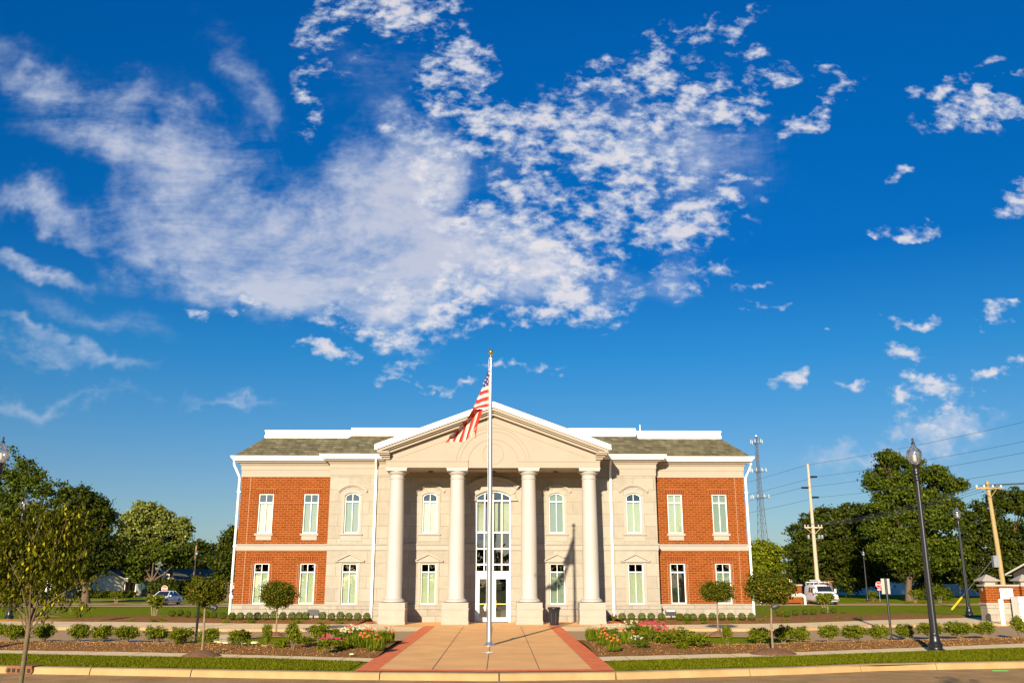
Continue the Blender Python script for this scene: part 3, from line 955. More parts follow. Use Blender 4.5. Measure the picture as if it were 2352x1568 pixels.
def town_hall():
    H = thing('town_hall', 'two-storey red brick and cream stone town hall with four white columns and a gabled porch', 'building', (AX, 46.0, 0))
    WW, PW, SB = 12.87, 8.2, 0.8
    Z0, ZL, ZB0, ZB1, ZF = 0.78, 0.84, 3.42, 3.74, 7.08
    wx = [(-11.57, 0), (-9.28, 0), (9.28, 0), (11.57, 0)]
    px = [-7.05, -3.17, 3.17, 7.05]
    ww = 0.76
    h = ww / 2
    EW, ES, ER = 0.87, 6.08, 0.26
    # walls
    br, st = MB(), MB()
    for s in (-1, 1):
        a, b = sorted((s * WW, s * PW))
        ops = [(c - h, c + h, 4.26, 6.24) for c, _ in wx if c * s > 0] + [(c - h, c + h, ZL, 2.80) for c, _ in wx if c * s > 0]
        wall(br, a, b, ZL, ZB0, SB, 0.35, ops)
        wall(br, a, b, ZB1, ZF, SB, 0.35, ops)
        x0, x1 = sorted((s * WW, s * (WW - 0.35)))
        br.box(x0, x1, SB + 0.35, 16, ZL, ZB0)
        br.box(x0, x1, SB + 0.35, 16, ZB1, ZF)
    br.box(-WW, WW, 16, 16.3, ZL, ZF)
    br.build('brick_wall', BRICK, H)
    ops = []
    for c in px:
        ops += [(c - h, c + h, 4.24, 6.22), (c - h, c + h, ZL, 2.78)]
    ops.append((-EW, EW, 0, ES + ER))
    wall(st, -PW, PW, ZL, ZF, 0, 0.35, ops)
    for s in (-1, 1):
        x0, x1 = sorted((s * PW, s * (PW - 0.3)))
        st.box(x0, x1, 0.35, SB + 0.35, ZL, ZF)
    for c in px:
        lo = [(c + x, z) for x, z in arc_pts(h, 6.08, 0.14)]
        st.band([(x, 6.22) for x, _ in lo], lo, 0.0, 0.35)
    lo = arc_pts(EW, ES, ER)
    st.band([(x, ES + ER) for x, _ in lo], lo, 0.0, 0.35)
    st.build('stone_wall', STONE, H)
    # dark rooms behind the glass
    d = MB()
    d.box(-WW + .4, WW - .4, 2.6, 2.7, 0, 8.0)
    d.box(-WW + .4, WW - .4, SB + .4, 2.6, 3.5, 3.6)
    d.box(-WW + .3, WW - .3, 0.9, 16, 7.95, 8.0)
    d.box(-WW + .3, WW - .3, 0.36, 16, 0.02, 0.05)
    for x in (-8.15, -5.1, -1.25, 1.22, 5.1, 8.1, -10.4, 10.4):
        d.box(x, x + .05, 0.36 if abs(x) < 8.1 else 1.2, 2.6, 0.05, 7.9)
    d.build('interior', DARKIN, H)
    PL = [(-WW, 16.3), (-WW, SB), (-PW, SB), (-PW, 0), (-EW, 0)]
    PR = [(-x, y) for x, y in PL[::-1]]
    full = [(-WW, 16.3), (-WW, SB), (-PW, SB), (-PW, 0), (PW, 0), (PW, SB), (WW, SB), (WW, 16.3)]
    b = MB()
    for P in (PL, PR):
        b.sweep(P, [(-0.3, -0.1), (0.035, -0.1), (0.035, Z0), (-0.3, Z0)])
    b.build('stone_base', STONE_BASE, H)
    b = MB()
    for P in (PL, PR):
        b.sweep(P, [(-0.3, Z0), (0.075, Z0), (0.08, Z0 + .03), (0.04, ZL), (-0.3, ZL)][::1])
        b.sweep(P, [(-0.3, ZB0), (0.028, ZB0), (0.028, 3.66), (-0.3, 3.66)])
        b.sweep(P, [(-0.3, 3.66), (0.075, 3.66), (0.085, 3.70), (0.03, ZB1), (-0.3, ZB1)])
    b.build('string_course', CAST, H)
    b = MB()
    b.sweep(full, [(-0.3, ZF), (0.03, ZF), (0.03, 7.42), (0.055, 7.43), (0.055, 7.64), (0.075, 7.66), (0.10, 7.69), (0.14, 7.75), (0.22, 7.79), (0.27, 7.80), (0.27, 7.845), (-0.3, 7.85)])
    b.build('cornice', STUCCO, H)
    b = MB()
    b.sweep(full, [(-0.2, 7.87), (0.40, 7.87), (0.43, 7.93), (0.49, 7.99), (0.52, 8.06), (0.535, 8.11), (0.42, 8.11), (0.42, 8.05), (-0.2, 8.05)])
    b.build('gutter', WHITE, H)
    b = MB()
    b.sweep(full, [(0.43, 8.085), (-0.85, 9.24)], capends=False)
    rf = b.build('roof', SHINGLE, H)
    b = MB()
    b.sweep(full, [(-0.845, 9.15), (-0.80, 9.24), (-0.80, 9.36), (-0.83, 9.37), (-0.83, 9.52), (-0.80, 9.54), (-0.79, 9.63), (-0.97, 9.63), (-0.97, 9.15)])
    b.build('parapet', WHITE, H)
    b = MB()
    b.box(-WW + 0.9, WW - 0.9, SB + 0.9, 16, 9.1, 9.2)
    b.box(-PW + 0.9, PW - 0.9, 0.9, SB + 0.9, 9.1, 9.2)
    b.build('roof_deck', ROOFG, H)
    MB().tube([(7.85, 2.2, 9.2), (7.85, 2.2, 10.05)], 0.03, 6).build('vent_pipe', WHITE, H)
    # control joints, soldier band
    mat('pink_sealant', (0.36, 0.2, 0.12), 0.8)
    for s in (-1, 1):
        b = MB()
        x = s * 12.42
        b.box(x - .012, x + .012, SB - 0.003, SB + .01, ZL, ZB0)
        b.box(x - .012, x + .012, SB - 0.003, SB + .01, ZB1, ZF)
        b.build('control_joint', MATS['pink_sealant'], H)
    for s in (-1, 1):
        b = MB()
        xs = [PW + .02, 9.28 - h, 9.28 + h, 11.57 - h, 11.57 + h, 12.4]
        for i in (0, 2, 4):
            x0, x1 = sorted((s * xs[i], s * xs[i + 1]))
            b.box(x0, x1, SB - 0.006, SB + .02, 5.71, 5.83)
        b.build('soldier_course', SOLDIER, H)

    def window(c, z0, z1, yf, blind, arch=0.0, tr=None, full_blind=False, glass=GLASS):
        """white frame with a middle bar and a transom, glass, a blind behind"""
        f = MB()
        y0, y1 = yf + 0.075, yf + 0.15
        zs = z1 - arch
        f.box(c - h, c - h + .05, y0, y1, z0, zs)
        f.box(c + h - .05, c + h, y0, y1, z0, zs)
        f.box(c - h + .05, c + h - .05, y0, y1, z0, z0 + .055)
        if arch:
            up = [(c + x, z) for x, z in arc_pts(h, zs, arch - 0.005)]
            lo = [(c + x * 0.87, z - 0.05) for x, z in arc_pts(h, zs, arch - 0.005)]
            f.band(up, lo, y0, y1)
        else:
            f.box(c - h + .05, c + h - .05, y0, y1, z1 - .05, z1)
        f.box(c - h + .05, c + h - .05, y0 + .01, y1, tr - .03, tr + .03)
        f.box(c - .014, c + .014, y0 + .012, y1 - .002, z0 + .055, tr - .03)
        f.box(c - .014, c + .014, y0 + .012, y1 - .002, tr + .03, z1 - .05)
        w = f.build('window', WHITE, H)
        g = MB()
        if arch:
            pts = [(c + x * 0.96, z - 0.02) for x, z in arc_pts(h, zs, arch - 0.005)]
            poly = [(c - h + .02, z0 + .02), (c + h - .02, z0 + .02)] + pts[::-1]
            g.add([(x, yf + .115, z) for x, z in poly], [tuple(range(len(poly)))])
        else:
            g.quad((c - h + .02, yf + .115, z0 + .02), (c + h - .02, yf + .115, z0 + .02), (c + h - .02, yf + .115, z1 - .02), (c - h + .02, yf + .115, z1 - .02))
        g.build('pane', glass, w)
        if blind is not None:
            v = MB()
            top = z1 - .03 if full_blind else tr
            k = 10
            for i in range(k):       # vertical slats, each turned a little
                xa = c - h + .03 + (ww - .06) * i / k
                xb = c - h + .03 + (ww - .06) * (i + 1) / k
                v.quad((xa, yf + .19, z0 + .03), (xb, yf + .205, z0 + .03), (xb, yf + .205, top), (xa, yf + .19, top))
            v.build('blind', blind, w)
        return w

    ZT, ZTL = 5.79, 2.36
    up_bl = {0: (BLIND_W, False), 1: (BLIND_D, False), 2: (BLIND, True), 3: (BLIND_D, True)}
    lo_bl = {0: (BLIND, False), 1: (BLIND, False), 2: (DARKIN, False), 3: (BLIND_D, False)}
    for i, (c, _) in enumerate(wx):
        w = window(c, 4.26, 6.24, SB, up_bl[i][0], 0, ZT, up_bl[i][1])
        b = MB()
        b.box(c - .46, c + .46, SB - .06, SB + .10, 4.15, 4.255)
        b.box(c - .385, c + .385, SB - .014, SB + .10, 3.93, 4.15)
        b.build('sill', CAST, w)
        b = MB()
        b.box(c - .53, c + .53, SB - .008, SB + .05, 6.243, 6.50)
        b.build('lintel', SOLDIER, w)
        w = window(c, ZL, 2.80, SB, lo_bl[i][0], 0, ZTL, lo_bl[i][1])
        b = MB()
        b.box(c - .53, c + .53, SB - .008, SB + .05, 2.803, 3.05)
        b.box(c - .55, c + .55, SB - .014, SB + .05, 3.05, 3.10)
        b.build('lintel', SOLDIER, w)
        b = MB()
        for s in (-1, 1):
            x0, x1 = sorted((c + s * (h + .03), c + s * (h + .05)))
            b.box(x0, x1, SB - .004, SB + .01, ZL, 2.80)
            x0, x1 = sorted((c + s * (h + .12), c + s * (h + .135)))
            b.box(x0, x1, SB - .004, SB + .01, ZL, 2.80)
        b.build('jamb_joint', MATS['pink_sealant'], w)
    ub = [(BLIND_D, False), (BLIND_W, False), (BLIND_D, True), (BLIND, False)]
    lb = [(BLIND, False), (BLIND, False), (BLIND_D, False), (BLIND, False)]
    for i, c in enumerate(px):
        w = window(c, 4.24, 6.22, 0, ub[i][0], 0.14, ZT, ub[i][1])
        b = MB()
        up = [(c + x, z) for x, z in arc_pts(0.75, 6.32, 0.33, 18)]
        lo = [(c + x * 0.95, z) for x, z in arc_pts(0.75, 6.25, 0.33, 18)]
        b.band(up, lo, -0.11, 0.01)
        lo2 = [(c + x * 0.90, z) for x, z in arc_pts(0.75, 6.215, 0.32, 18)]
        b.band([(c + x * 0.95, z) for x, z in arc_pts(0.75, 6.249, 0.329, 18)], lo2, -0.06, 0.01)
        up = [(c + x, z) for x, z in arc_pts(0.53, 6.16, 0.24, 14)]
        lo = [(c + x, z) for x, z in arc_pts(h, 6.08, 0.14, 14)]
        b.band(up, lo, -0.022, 0.01)
        for s in (-1, 1):
            x0, x1 = sorted((c + s * h, c + s * (h + .13)))
            b.box(x0, x1, -0.022, 0.01, 4.20, 6.08)
        b.build('window_hood', CAST, w)
        b = MB()
        b.box(c - .57, c + .57, -.09, .07, 4.135, 4.20)
        b.box(c - .52, c + .52, -.02, .05, 3.86, 4.135)
        b.box(c - .535, c + .535, -.03, .05, 3.84, 3.86)
        b.build('sill', CAST, w)
        w = window(c, ZL, 2.78, 0, lb[i][0], 0, ZTL, lb[i][1])
        b = MB()
        for s in (-1, 1):
            x0, x1 = sorted((c + s * h, c + s * (h + .13)))
            b.box(x0, x1, -0.022, 0.01, ZL, 2.84)
        b.box(c - h, c + h, -0.022, 0.01, 2.78, 2.84)
        b.prism([(c - .66, 2.90), (c + .66, 2.90), (c, 3.22)], -0.04, 0.01)
        b.box(c - .72, c + .72, -0.10, 0.01, 2.84, 2.90)
        for s in (-1, 1):
            b.prism([(c + s * .75, 2.90), (c + s * .62, 2.90), (c, 3.19), (c, 3.28)], -0.13, 0.01)
        b.build('window_pediment', CAST, w)
    # entrance: tall arched glazing over a pair of doors
    f = MB()
    y0, y1 = 0.09, 0.17
    f.box(-EW, -EW + .06, y0, y1, 2.41, ES)
    f.box(EW - .06, EW, y0, y1, 2.41, ES)
    up = arc_pts(EW, ES, ER - .004, 18)
    f.band(up, [(x * 0.93, z - .07) for x, z in up], y0, y1)
    for z in (2.73, 3.49, 4.28, 5.84):
        f.box(-EW + .06, EW - .06, y0 + .01, y1, z - .035, z + .035)
    for x in (-.43, 0, .43):
        for z0_, z1_ in zip((2.41, 2.73, 3.49, 4.28, 5.84), (2.73, 3.49, 4.28, 5.84, 6.24)):
            f.box(x - .028, x + .028, y0 + .012, y1 - .004, z0_ + .035, z1_ - .035)
    ew = f.build('entrance_window', WHITE, H)
    pts = [(x * 0.97, z - 0.03) for x, z in up]
    poly = [(-EW + .03, 2.42), (EW - .03, 2.42)] + pts[::-1]
    MB().add([(x, .13, z) for x, z in poly], [tuple(range(len(poly)))]).build('pane', GLASS, ew)
    b = MB()
    for i in range(16):
        xa, xb = -EW + .05 + i * .106, -EW + .05 + (i + 1) * .106
        if i not in (4, 5, 10):
            b.quad((xa, .34 + .02 * math.sin(i * 2.1), 4.30), (xb, .34 + .02 * math.sin(i * 2.1 + 2), 4.30), (xb, .36, 5.84), (xa, .35, 5.84))
    b.build('curtain', CURTAIN, ew)
    b = MB()
    b.box(-EW, EW, 0.06, 0.17, 2.10, 2.41)
    b.box(-EW, -.78, 0.06, 0.17, 0, 2.10)
    b.box(.78, EW, 0.06, 0.17, 0, 2.10)
    b.build('door_frame', WHITE, H)
    for s in (-1, 1):
        b = MB()
        x0, x1 = sorted((s * .008, s * .775))
        g0, g1 = sorted((s * .15, s * .66))
        b.box(x0, g0, .09, .15, .02, 2.09)
        b.box(g1, x1, .09, .15, .02, 2.09)
        b.box(g0, g1, .09, .15, .02, .22)
        b.box(g0, g1, .09, .15, 2.04, 2.09)
        dr = b.build('door', WHITE, H)
        MB().quad((g0, .125, .22), (g1, .125, .22), (g1, .125, 2.04), (g0, .125, 2.04)).build('pane', GLASS_DK, dr)
        MB().box(g0, g1, .06, .088, .83, .88).build('push_bar', BRASS, dr)
        hx = s * .17
        MB().tube([(hx, .085, .70), (hx, .03, .72), (hx, .03, 1.02), (hx, .085, 1.04)], .014, 8).build('handle', BRASS, dr)
    MB().box(.2, .7, 1.0, 1.3, .1, .55).build('lobby_chest', mat('pale_yellow', (.5, .55, .25), .8), H)
    MB().box(-.75, .75, -.75, -.05, .021, .03).build('door_mat', TYRE, H)
    b = MB()
    up = arc_pts(1.32, 6.56, .44, 22)
    b.band(up, [(x * .95, z - .09) for x, z in up], -.22, .01)
    b.band([(x * .95, z - .0905) for x, z in up], [(x * .90, z - .16) for x, z in up], -.15, .01)
    up2 = arc_pts(1.10, 6.22, .36, 18)
    b.band([(x * .90, z - .161) for x, z in arc_pts(1.32, 6.56, .44, 18)], up2, -.05, .01)
    b.band(up2, arc_pts(EW, ES, ER, 18), -.08, .01)
    for s in (-1, 1):
        x0, x1 = sorted((s * EW, s * (EW + .26)))
        b.box(x0, x1, -.06, .01, 5.90, 6.15)
        x0, x1 = sorted((s * EW, s * (EW + .34)))
        b.box(x0, x1, -.12, .01, 5.82, 5.90)
    b.build('entrance_hood', CAST, H)

    # ---------------- porch
    cy = -1.85
    for u in (-4.64, -1.72, 1.72, 4.64):
        b = MB()
        b.lathe([(.47, .98), (.52, 1.01), (.52, 1.08), (.47, 1.12), (.42, 1.14), (.42, 1.17), (.385, 1.22), (.383, 2.6), (.375, 4.0), (.352, 5.6), (.334, 6.68),
                 (.36, 6.70), (.365, 6.73), (.336, 6.75), (.334, 6.88), (.37, 6.92), (.43, 6.97), (.455, 7.03), (.455, 7.06)], (u, cy, 0), 40)
        col = b.build('column', COLUMN, H, True)
        b = MB()
        b.box(u - .49, u + .49, cy - .49, cy + .49, 7.06, 7.14)
        b.box(u - .515, u + .515, cy - .515, cy + .515, 7.14, 7.205)
        b.build('abacus', COLUMN, col)
        b = MB()
        b.box(u - .60, u + .60, cy - .60, cy + .60, .73, .98)
        b.box(u - .635, u + .635, cy - .635, cy + .635, .67, .73)
        b.box(u - .605, u + .605, cy - .605, cy + .605, .345, .67)
        b.box(u - .59, u + .59, cy - .59, cy + .59, .33, .345)
        b.box(u - .605, u + .605, cy - .605, cy + .605, .16, .33)
        b.box(u - .625, u + .625, cy - .625, cy + .625, 0.0, .16)
        b.build('pedestal', CAST, col)
    FV = -2.35
    BH = 5.145
    for s in (-1, 1):
        b = MB()
        x0, x1 = sorted((s * 1.2, s * BH))
        b.box(x0, x1, FV, FV + .9, 7.21, 7.50)
        x0, x1 = sorted((s * 1.2, s * (BH + .02)))
        b.box(x0, x1, FV - .03, FV + .9, 7.50, 7.56)
        x0, x1 = sorted((s * (BH - .9), s * BH))
        b.box(x0, x1, FV + .9, -.01, 7.21, 7.50)
        b.build('entablature', STUCCO, H)

    def zt(u):
        return 10.32 - 0.3683 * abs(u)

    def rake(mb, o0, o1, hw, v0, v1, mi=0):
        mb.band([(-hw, zt(hw) + o0), (0, zt(0) + o0), (hw, zt(hw) + o0)], [(-hw, zt(hw) + o1), (0, zt(0) + o1), (hw, zt(hw) + o1)], v0, v1, mi)
    b = MB()
    b.prism([(-5.06, 7.56), (-1.2, 7.56), (-1.2, 7.212), (1.2, 7.212), (1.2, 7.56), (5.06, 7.56), (5.06, 7.95), (0, 9.80), (-5.06, 7.95)], FV + .06, FV + .5)
    for s in (-1, 1):
        x0, x1 = sorted((s * 4.7, s * 5.06))
        b.box(x0, x1, FV + .5, -.01, 7.50, 8.0)
    pd = b.build('pediment', STUCCO, H)
    b = MB()
    rake(b, -.27, -.40, 5.52, -2.82, FV + .3)
    rake(b, -.40, -.47, 5.45, -2.70, FV + .3)
    rake(b, -.47, -.60, 5.36, -2.56, FV + .3)
    for s in (-1, 1):
        for (xa, xb, va, za, zb) in ((4.95, 5.53, -2.80, 7.86, 7.94), (4.95, 5.47, -2.72, 7.79, 7.86), (4.95, 5.38, -2.58, 7.70, 7.79), (4.95, 5.28, -2.48, 7.60, 7.70)):
            x0, x1 = sorted((s * xa, s * xb))
            b.box(x0, x1, va, -.3, za, zb)
    b.build('raking_cornice', STUCCO, pd)
    b = MB()
    rake(b, .0, -.10, 5.64, -2.95, -2.89)
    rake(b, -.10, -.26, 5.60, -2.91, -2.86)
    for s in (-1, 1):
        x0, x1 = sorted((s * 5.50, s * 5.66))
        b.box(x0, x1, -2.86, -.3, 8.02, 8.22)
    b.build('rake_fascia', WHITE, pd)
    b = MB()
    rake(b, .03, -.05, 5.64, -2.88, 6.0)
    b.build('gable_roof', SHINGLE, H)
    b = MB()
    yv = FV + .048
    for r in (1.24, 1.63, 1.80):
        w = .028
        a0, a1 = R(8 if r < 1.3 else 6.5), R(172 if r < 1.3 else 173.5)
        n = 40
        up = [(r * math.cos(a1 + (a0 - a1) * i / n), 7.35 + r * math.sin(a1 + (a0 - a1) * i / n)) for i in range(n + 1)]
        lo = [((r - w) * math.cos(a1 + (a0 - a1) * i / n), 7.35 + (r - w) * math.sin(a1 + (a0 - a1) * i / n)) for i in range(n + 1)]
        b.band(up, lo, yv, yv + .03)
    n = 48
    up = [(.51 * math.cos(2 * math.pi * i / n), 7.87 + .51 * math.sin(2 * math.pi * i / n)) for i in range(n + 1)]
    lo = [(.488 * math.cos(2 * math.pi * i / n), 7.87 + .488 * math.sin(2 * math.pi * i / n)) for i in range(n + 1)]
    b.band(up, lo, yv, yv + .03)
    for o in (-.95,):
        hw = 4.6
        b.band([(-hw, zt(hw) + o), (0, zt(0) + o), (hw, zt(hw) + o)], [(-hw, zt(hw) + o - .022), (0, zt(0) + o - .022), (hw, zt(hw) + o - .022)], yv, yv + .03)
    b.build('relief_ring_shade', LINE, pd)
    b = MB()
    b.box(-4.3, 4.3, FV + .9, -.01, 7.22, 7.27)
    for x in (-4.22, -1.3, 1.3, 4.22):
        b.box(x - .05, x + .05, FV + .9, -.01, 7.195, 7.22)
    b.build('porch_ceiling', STUCCO, H)
    for u in (-3.1, 0, 3.1):
        MB().lathe([(.12, 7.17), (.13, 7.215)], (u, -.75, 0), 16).build('ceiling_light', BLACKP, H)
    # downpipes
    for s in (-1, 1):
        b = MB()
        u = s * 5.9
        b.box(u - .055, u + .055, -.14, -.045, .22, 7.35)
        b.tube([(u, -.09, 7.33), (u, -.14, 7.42), (u, -.38, 7.72), (u, -.42, 7.9)], .055, 8)
        b.build('downpipe', WHITE, H)
        b = MB()
        u = s * (WW + .11)
        b.tube([(s * (WW + .40), .62, 7.95), (s * (WW + .40), .62, 7.72), (s * (WW + .36), .66, 7.60), (s * (WW + .14), .78, 7.12), (s * (WW + .11), .78, 6.98), (s * (WW + .11), .78, .15)], .062, 10)
        for z in (6.3, 3.6, 1.2):
            x0, x1 = sorted((s * WW, s * (WW + .19)))
            b.box(x0, x1, .73, .83, z, z + .05)
        b.build('downpipe', WHITE, H)


town_hall()

# ------------------------------------------------------------------ flagpole and flag
PX, PY = -0.32, 30.23


def flagpole():
    t = thing('flagpole', 'tall brushed steel flagpole with a gold ball standing in the middle of the walk', 'flagpole', (PX, PY, 0.016))
    MB().tube([(0, 0, 0), (0, 0, 3.0), (0, 0, 6.0), (0, 0, 9.34)], [.088, .085, .068, .045], 24).build('pole', STEEL, t, True)
    MB().lathe([(.22, 0), (.22, .012), (.17, .03), (.12, .07), (.092, .12), (.088, .13)], (0, 0, 0), 28).build('base_collar', STEEL, t, True)
    MB().lathe([(.03, 9.32), (.085, 9.34), (.085, 9.36), (.05, 9.40), (.03, 9.44), (.02, 9.50)], (0, 0, 0), 16).build('truck', STEEL, t, True)
    n = 12
    MB().lathe([(.088 * math.sin(math.pi * i / n) + .001, 9.58 - .088 * math.cos(math.pi * i / n)) for i in range(n + 1)], (0, 0, 0), 20).build('finial', GOLD, t, True)
    MB().tube([(-.10, -.02, 1.25), (-.085, -.02, 4), (-.075, -.02, 9.3)], .004, 5).build('halyard', WHITE, t)
    MB().tube([(-.13, 0, 1.05), (-.14, 0, 1.15), (-.12, 0, 1.28)], [.02, .05, .02], 8).build('cleat_cover', mat('bag_cloth', (.7, .6, .45), .9), t, True)
    p = MB()
    p.lathe([(.16, 0), (.16, .008)], (0, 0, 0), 20)
    o = p.build('ground_plate', STEEL, None, False, G(1122, 1499.5, 0.0) + Vector((0, 0, .021)))
    tag(o, 'small round steel plate set in the walk in front of the flagpole', 'ground plate')


def flag():
    """limp flag: the hoist half hangs straight, the fly end folds over and trails down to the left"""
    def P(px, py, dy=0.0):
        x, y = 1660 + px / 3.733, 1300 + py / 3.733
        return W(x / 1.653, y / 1.653, PY + dy)
    mb = MB()

    def patch(a, b, c, d, nu, nv, fmat, bow, ph=0.0):
        """a-b upper edge, d-c lower edge (each a list of points); fmat(u, v) -> material slot"""
        vs = []
        for j in range(nv + 1):
            v = j / nv
            for i in range(nu + 1):
                u = i / nu
                p = (a * (1 - u) + b * u) * (1 - v) + (d * (1 - u) + c * u) * v
                w = bow * math.sin(u * math.pi * 2.2 + ph + v * 1.3) * (0.35 + 0.65 * (1 - u))
                vs.append(p + Vector((0, w, 0.25 * w * math.sin(v * 5))))
        for j in range(nv):
            for i in range(nu):
                q = (j * (nu + 1) + i, j * (nu + 1) + i + 1, (j + 1) * (nu + 1) + i + 1, (j + 1) * (nu + 1) + i)
                mb.add([vs[k] for k in q], [(0, 1, 2, 3)], fmat((i + .5) / nu, (j + .5) / nv))
    # canton
    patch(P(738, 352), P(746, 350), P(745, 607), P(640, 632), 8, 12, lambda u, v: 2, .05)
    # striped hoist part, six stripes under the canton
    n = 6
    L = [(640, 632), (612, 692), (586, 748), (556, 812), (530, 873), (512, 915), (498, 952)]
    Rr = [(745, 607), (745, 660), (745, 706), (745, 758), (745, 810), (745, 858), (745, 905)]
    for k in range(n):
        m = 1 if k % 2 == 0 else 0
        patch(P(*L[k], .0), P(*Rr[k]), P(*Rr[k + 1]), P(*L[k + 1]), 10, 2, lambda u, v, m=m: m, .05)
    # fold: the underside seen as a slanting band
    top = [(498, 952), (465, 1010), (425, 1078), (385, 1110), (345, 1150), (290, 1225), (240, 1275), (178, 1315)]
    bot = [(655, 934), (575, 985), (490, 1060), (440, 1110), (385, 1180), (318, 1245), (262, 1290), (160, 1360)]
    for k in range(7):
        m = 0 if k in (0, 1, 3, 5) else 1
        a, b = P(*top[k], -.26), P(*top[k + 1], -.26)
        c, d = P(*bot[k + 1], .06), P(*bot[k], .06)
        patch(a, b, c, d, 3, 4, lambda u, v, m=m: m, .01)
    # trailing end, stripes almost upright
    tb = [(160, 1360), (215, 1325), (262, 1290), (318, 1245), (385, 1180), (430, 1120), (490, 1060), (548, 1000), (595, 955), (652, 934)]
    bb = [(108, 1425), (160, 1408), (212, 1404), (254, 1400), (304, 1402), (350, 1412), (402, 1384), (440, 1350), (508, 1240), (565, 1190)]
    for k in range(9):
        m = 0 if k % 2 == 0 else 1
        patch(P(*tb[k], .05), P(*tb[k + 1], .05), P(*bb[k + 1], .0), P(*bb[k], .0), 3, 10, lambda u, v, m=m: m, .03, k * .7)
    # frayed ribbon
    patch(P(520, 1250, .03), P(568, 1190, .03), P(552, 1300, .03), P(540, 1290, .03), 2, 4, lambda u, v: 0, .01)
    patch(P(538, 1285, .03), P(552, 1285, .03), P(550, 1355, .03), P(541, 1352, .03), 2, 4, lambda u, v: 0, .01)
    patch(P(478, 1290, .03), P(505, 1260, .03), P(492, 1345, .03), P(484, 1340, .03), 2, 4, lambda u, v: 1, .01)
    # stars on the canton
    for (sx, sy) in ((741, 380), (735, 442), (709, 489), (739, 511), (682, 531), (713, 553), (686, 596), (660, 577), (742, 585)):
        c = P(sx, sy, -.06)
        r = .032
        pts = []
        for k in range(10):
            rr = r if k % 2 == 0 else r * .42
            a = math.pi / 2 + k * math.pi / 5
            pts.append(c + Vector((rr * math.cos(a), 0, rr * math.sin(a))))
        mb.add(pts, [tuple(range(10))], 1)
    o = mb.build('flag', [FLAGR, FLAGW, FLAGB], None, True)
    tag(o, 'limp striped flag with white stars on blue hanging from the flagpole', 'flag')


flagpole()
flag()


# ------------------------------------------------------------------ street lamps
def lamp_globe_mat():
    m = bpy.data.materials.new('lamp_acrylic')
    m.use_nodes = True
    t = m.node_tree
    t.nodes.clear()
    a = N(t, 'ShaderNodeBsdfTranslucent', {'Color': (0.9, 0.88, 0.82, 1)})
    b = N(t, 'ShaderNodeBsdfGlossy', {'Color': (1, 1, 1, 1), 'Roughness': 0.12})
    c = N(t, 'ShaderNodeBsdfTransparent', {'Color': (0.95, 0.95, 0.95, 1)})
    f = N(t, 'ShaderNodeFresnel', {'IOR': 1.5})
    m1 = N(t, 'ShaderNodeMixShader', {0: 0.62, 1: a.outputs[0], 2: c.outputs[0]})
    m2 = N(t, 'ShaderNodeMixShader', {0: M(t, 'ADD', f.outputs[0], .12, clamp=True), 1: m1.outputs[0], 2: b.outputs[0]})
    N(t, 'ShaderNodeOutputMaterial', {'Surface': m2.outputs[0]})
    return m


def make_lamp():
    t = thing('street_lamp', 'x', 'street lamp', (0, 0, 0), 0, 'black fluted street lamps with acorn globes')
    b = MB()
    b.lathe([(.25, 0), (.25, .05), (.20, .07), (.19, .12), (.21, .16), (.21, .20), (.17, .24), (.15, .30), (.145, .42), (.12, .46), (.125, .50), (.115, .52)], (0, 0, 0), 24)
    b.build('base', BLACKP, t, True)
    b = MB()
    b.lathe([(.112, .50), (.10, 1.6), (.082, 3.4), (.062, 5.0)], (0, 0, 0), 24, 0, .07)
    b.build('post', BLACKP, t)
    b = MB()
    b.lathe([(.062, 5.0), (.10, 5.03), (.10, 5.07), (.07, 5.10), (.07, 5.18), (.11, 5.22), (.11, 5.26), (.09, 5.30), (.085, 5.42), (.12, 5.47), (.12, 5.52)], (0, 0, 0), 20)
    b.build('collar', BLACKP, t, True)
    b = MB()
    b.lathe([(.10, 5.52), (.15, 5.56), (.205, 5.70), (.23, 5.84), (.225, 5.90), (.16, 5.98), (.10, 6.03), (.065, 6.10), (.055, 6.15)], (0, 0, 0), 24)
    b.build('globe', GLOBE, t, True)
    b = MB()
    b.lathe([(.05, 5.5), (.06, 5.60), (.055, 5.78), (.02, 5.84)], (0, 0, 0), 12)
    b.build('bulb', SIGNW, t, True)
    b = MB()
    b.lathe([(.06, 6.14), (.062, 6.17), (.03, 6.20), (.022, 6.24), (.035, 6.27), (.03, 6.30), (.008, 6.34)], (0, 0, 0), 12)
    b.build('finial', BLACKP, t, True)
    return t


GLOBE = lamp_globe_mat()
LAMP = make_lamp()
spots = [(G(2150, 1494, 0), 'tall black street lamp in the grass strip beside the kerb on the right'),
         (G(2227, 1414), 'black street lamp on the lawn just left of the brick payment enclosure'),
         (G(1993.6, 1382), 'distant black street lamp behind the topiary, to the right of the van'),
         (Vector((-15.42, 28.2, 0)), 'near street lamp whose globe shows at the left edge of the photo'),
         (G(20, 1424), 'black street lamp on the left lawn, its base behind the foreground sapling'),
         (G(148, 1381), 'distant street lamp across the left lawn, behind the sapling leaves'),
         (Vector((-37.0, 114, -0.8)), 'distant street lamp right behind the bare brown pole left of the hall'),
         (Vector((39.2, 128, -0.8)), 'distant street lamp in the gap between the trees right of the hall')]
for i, (p, lab) in enumerate(spots):
    if i == 0:
        LAMP.location = p
        LAMP['label'] = lab
    else:
        dup(LAMP, p, i * .7, lab)


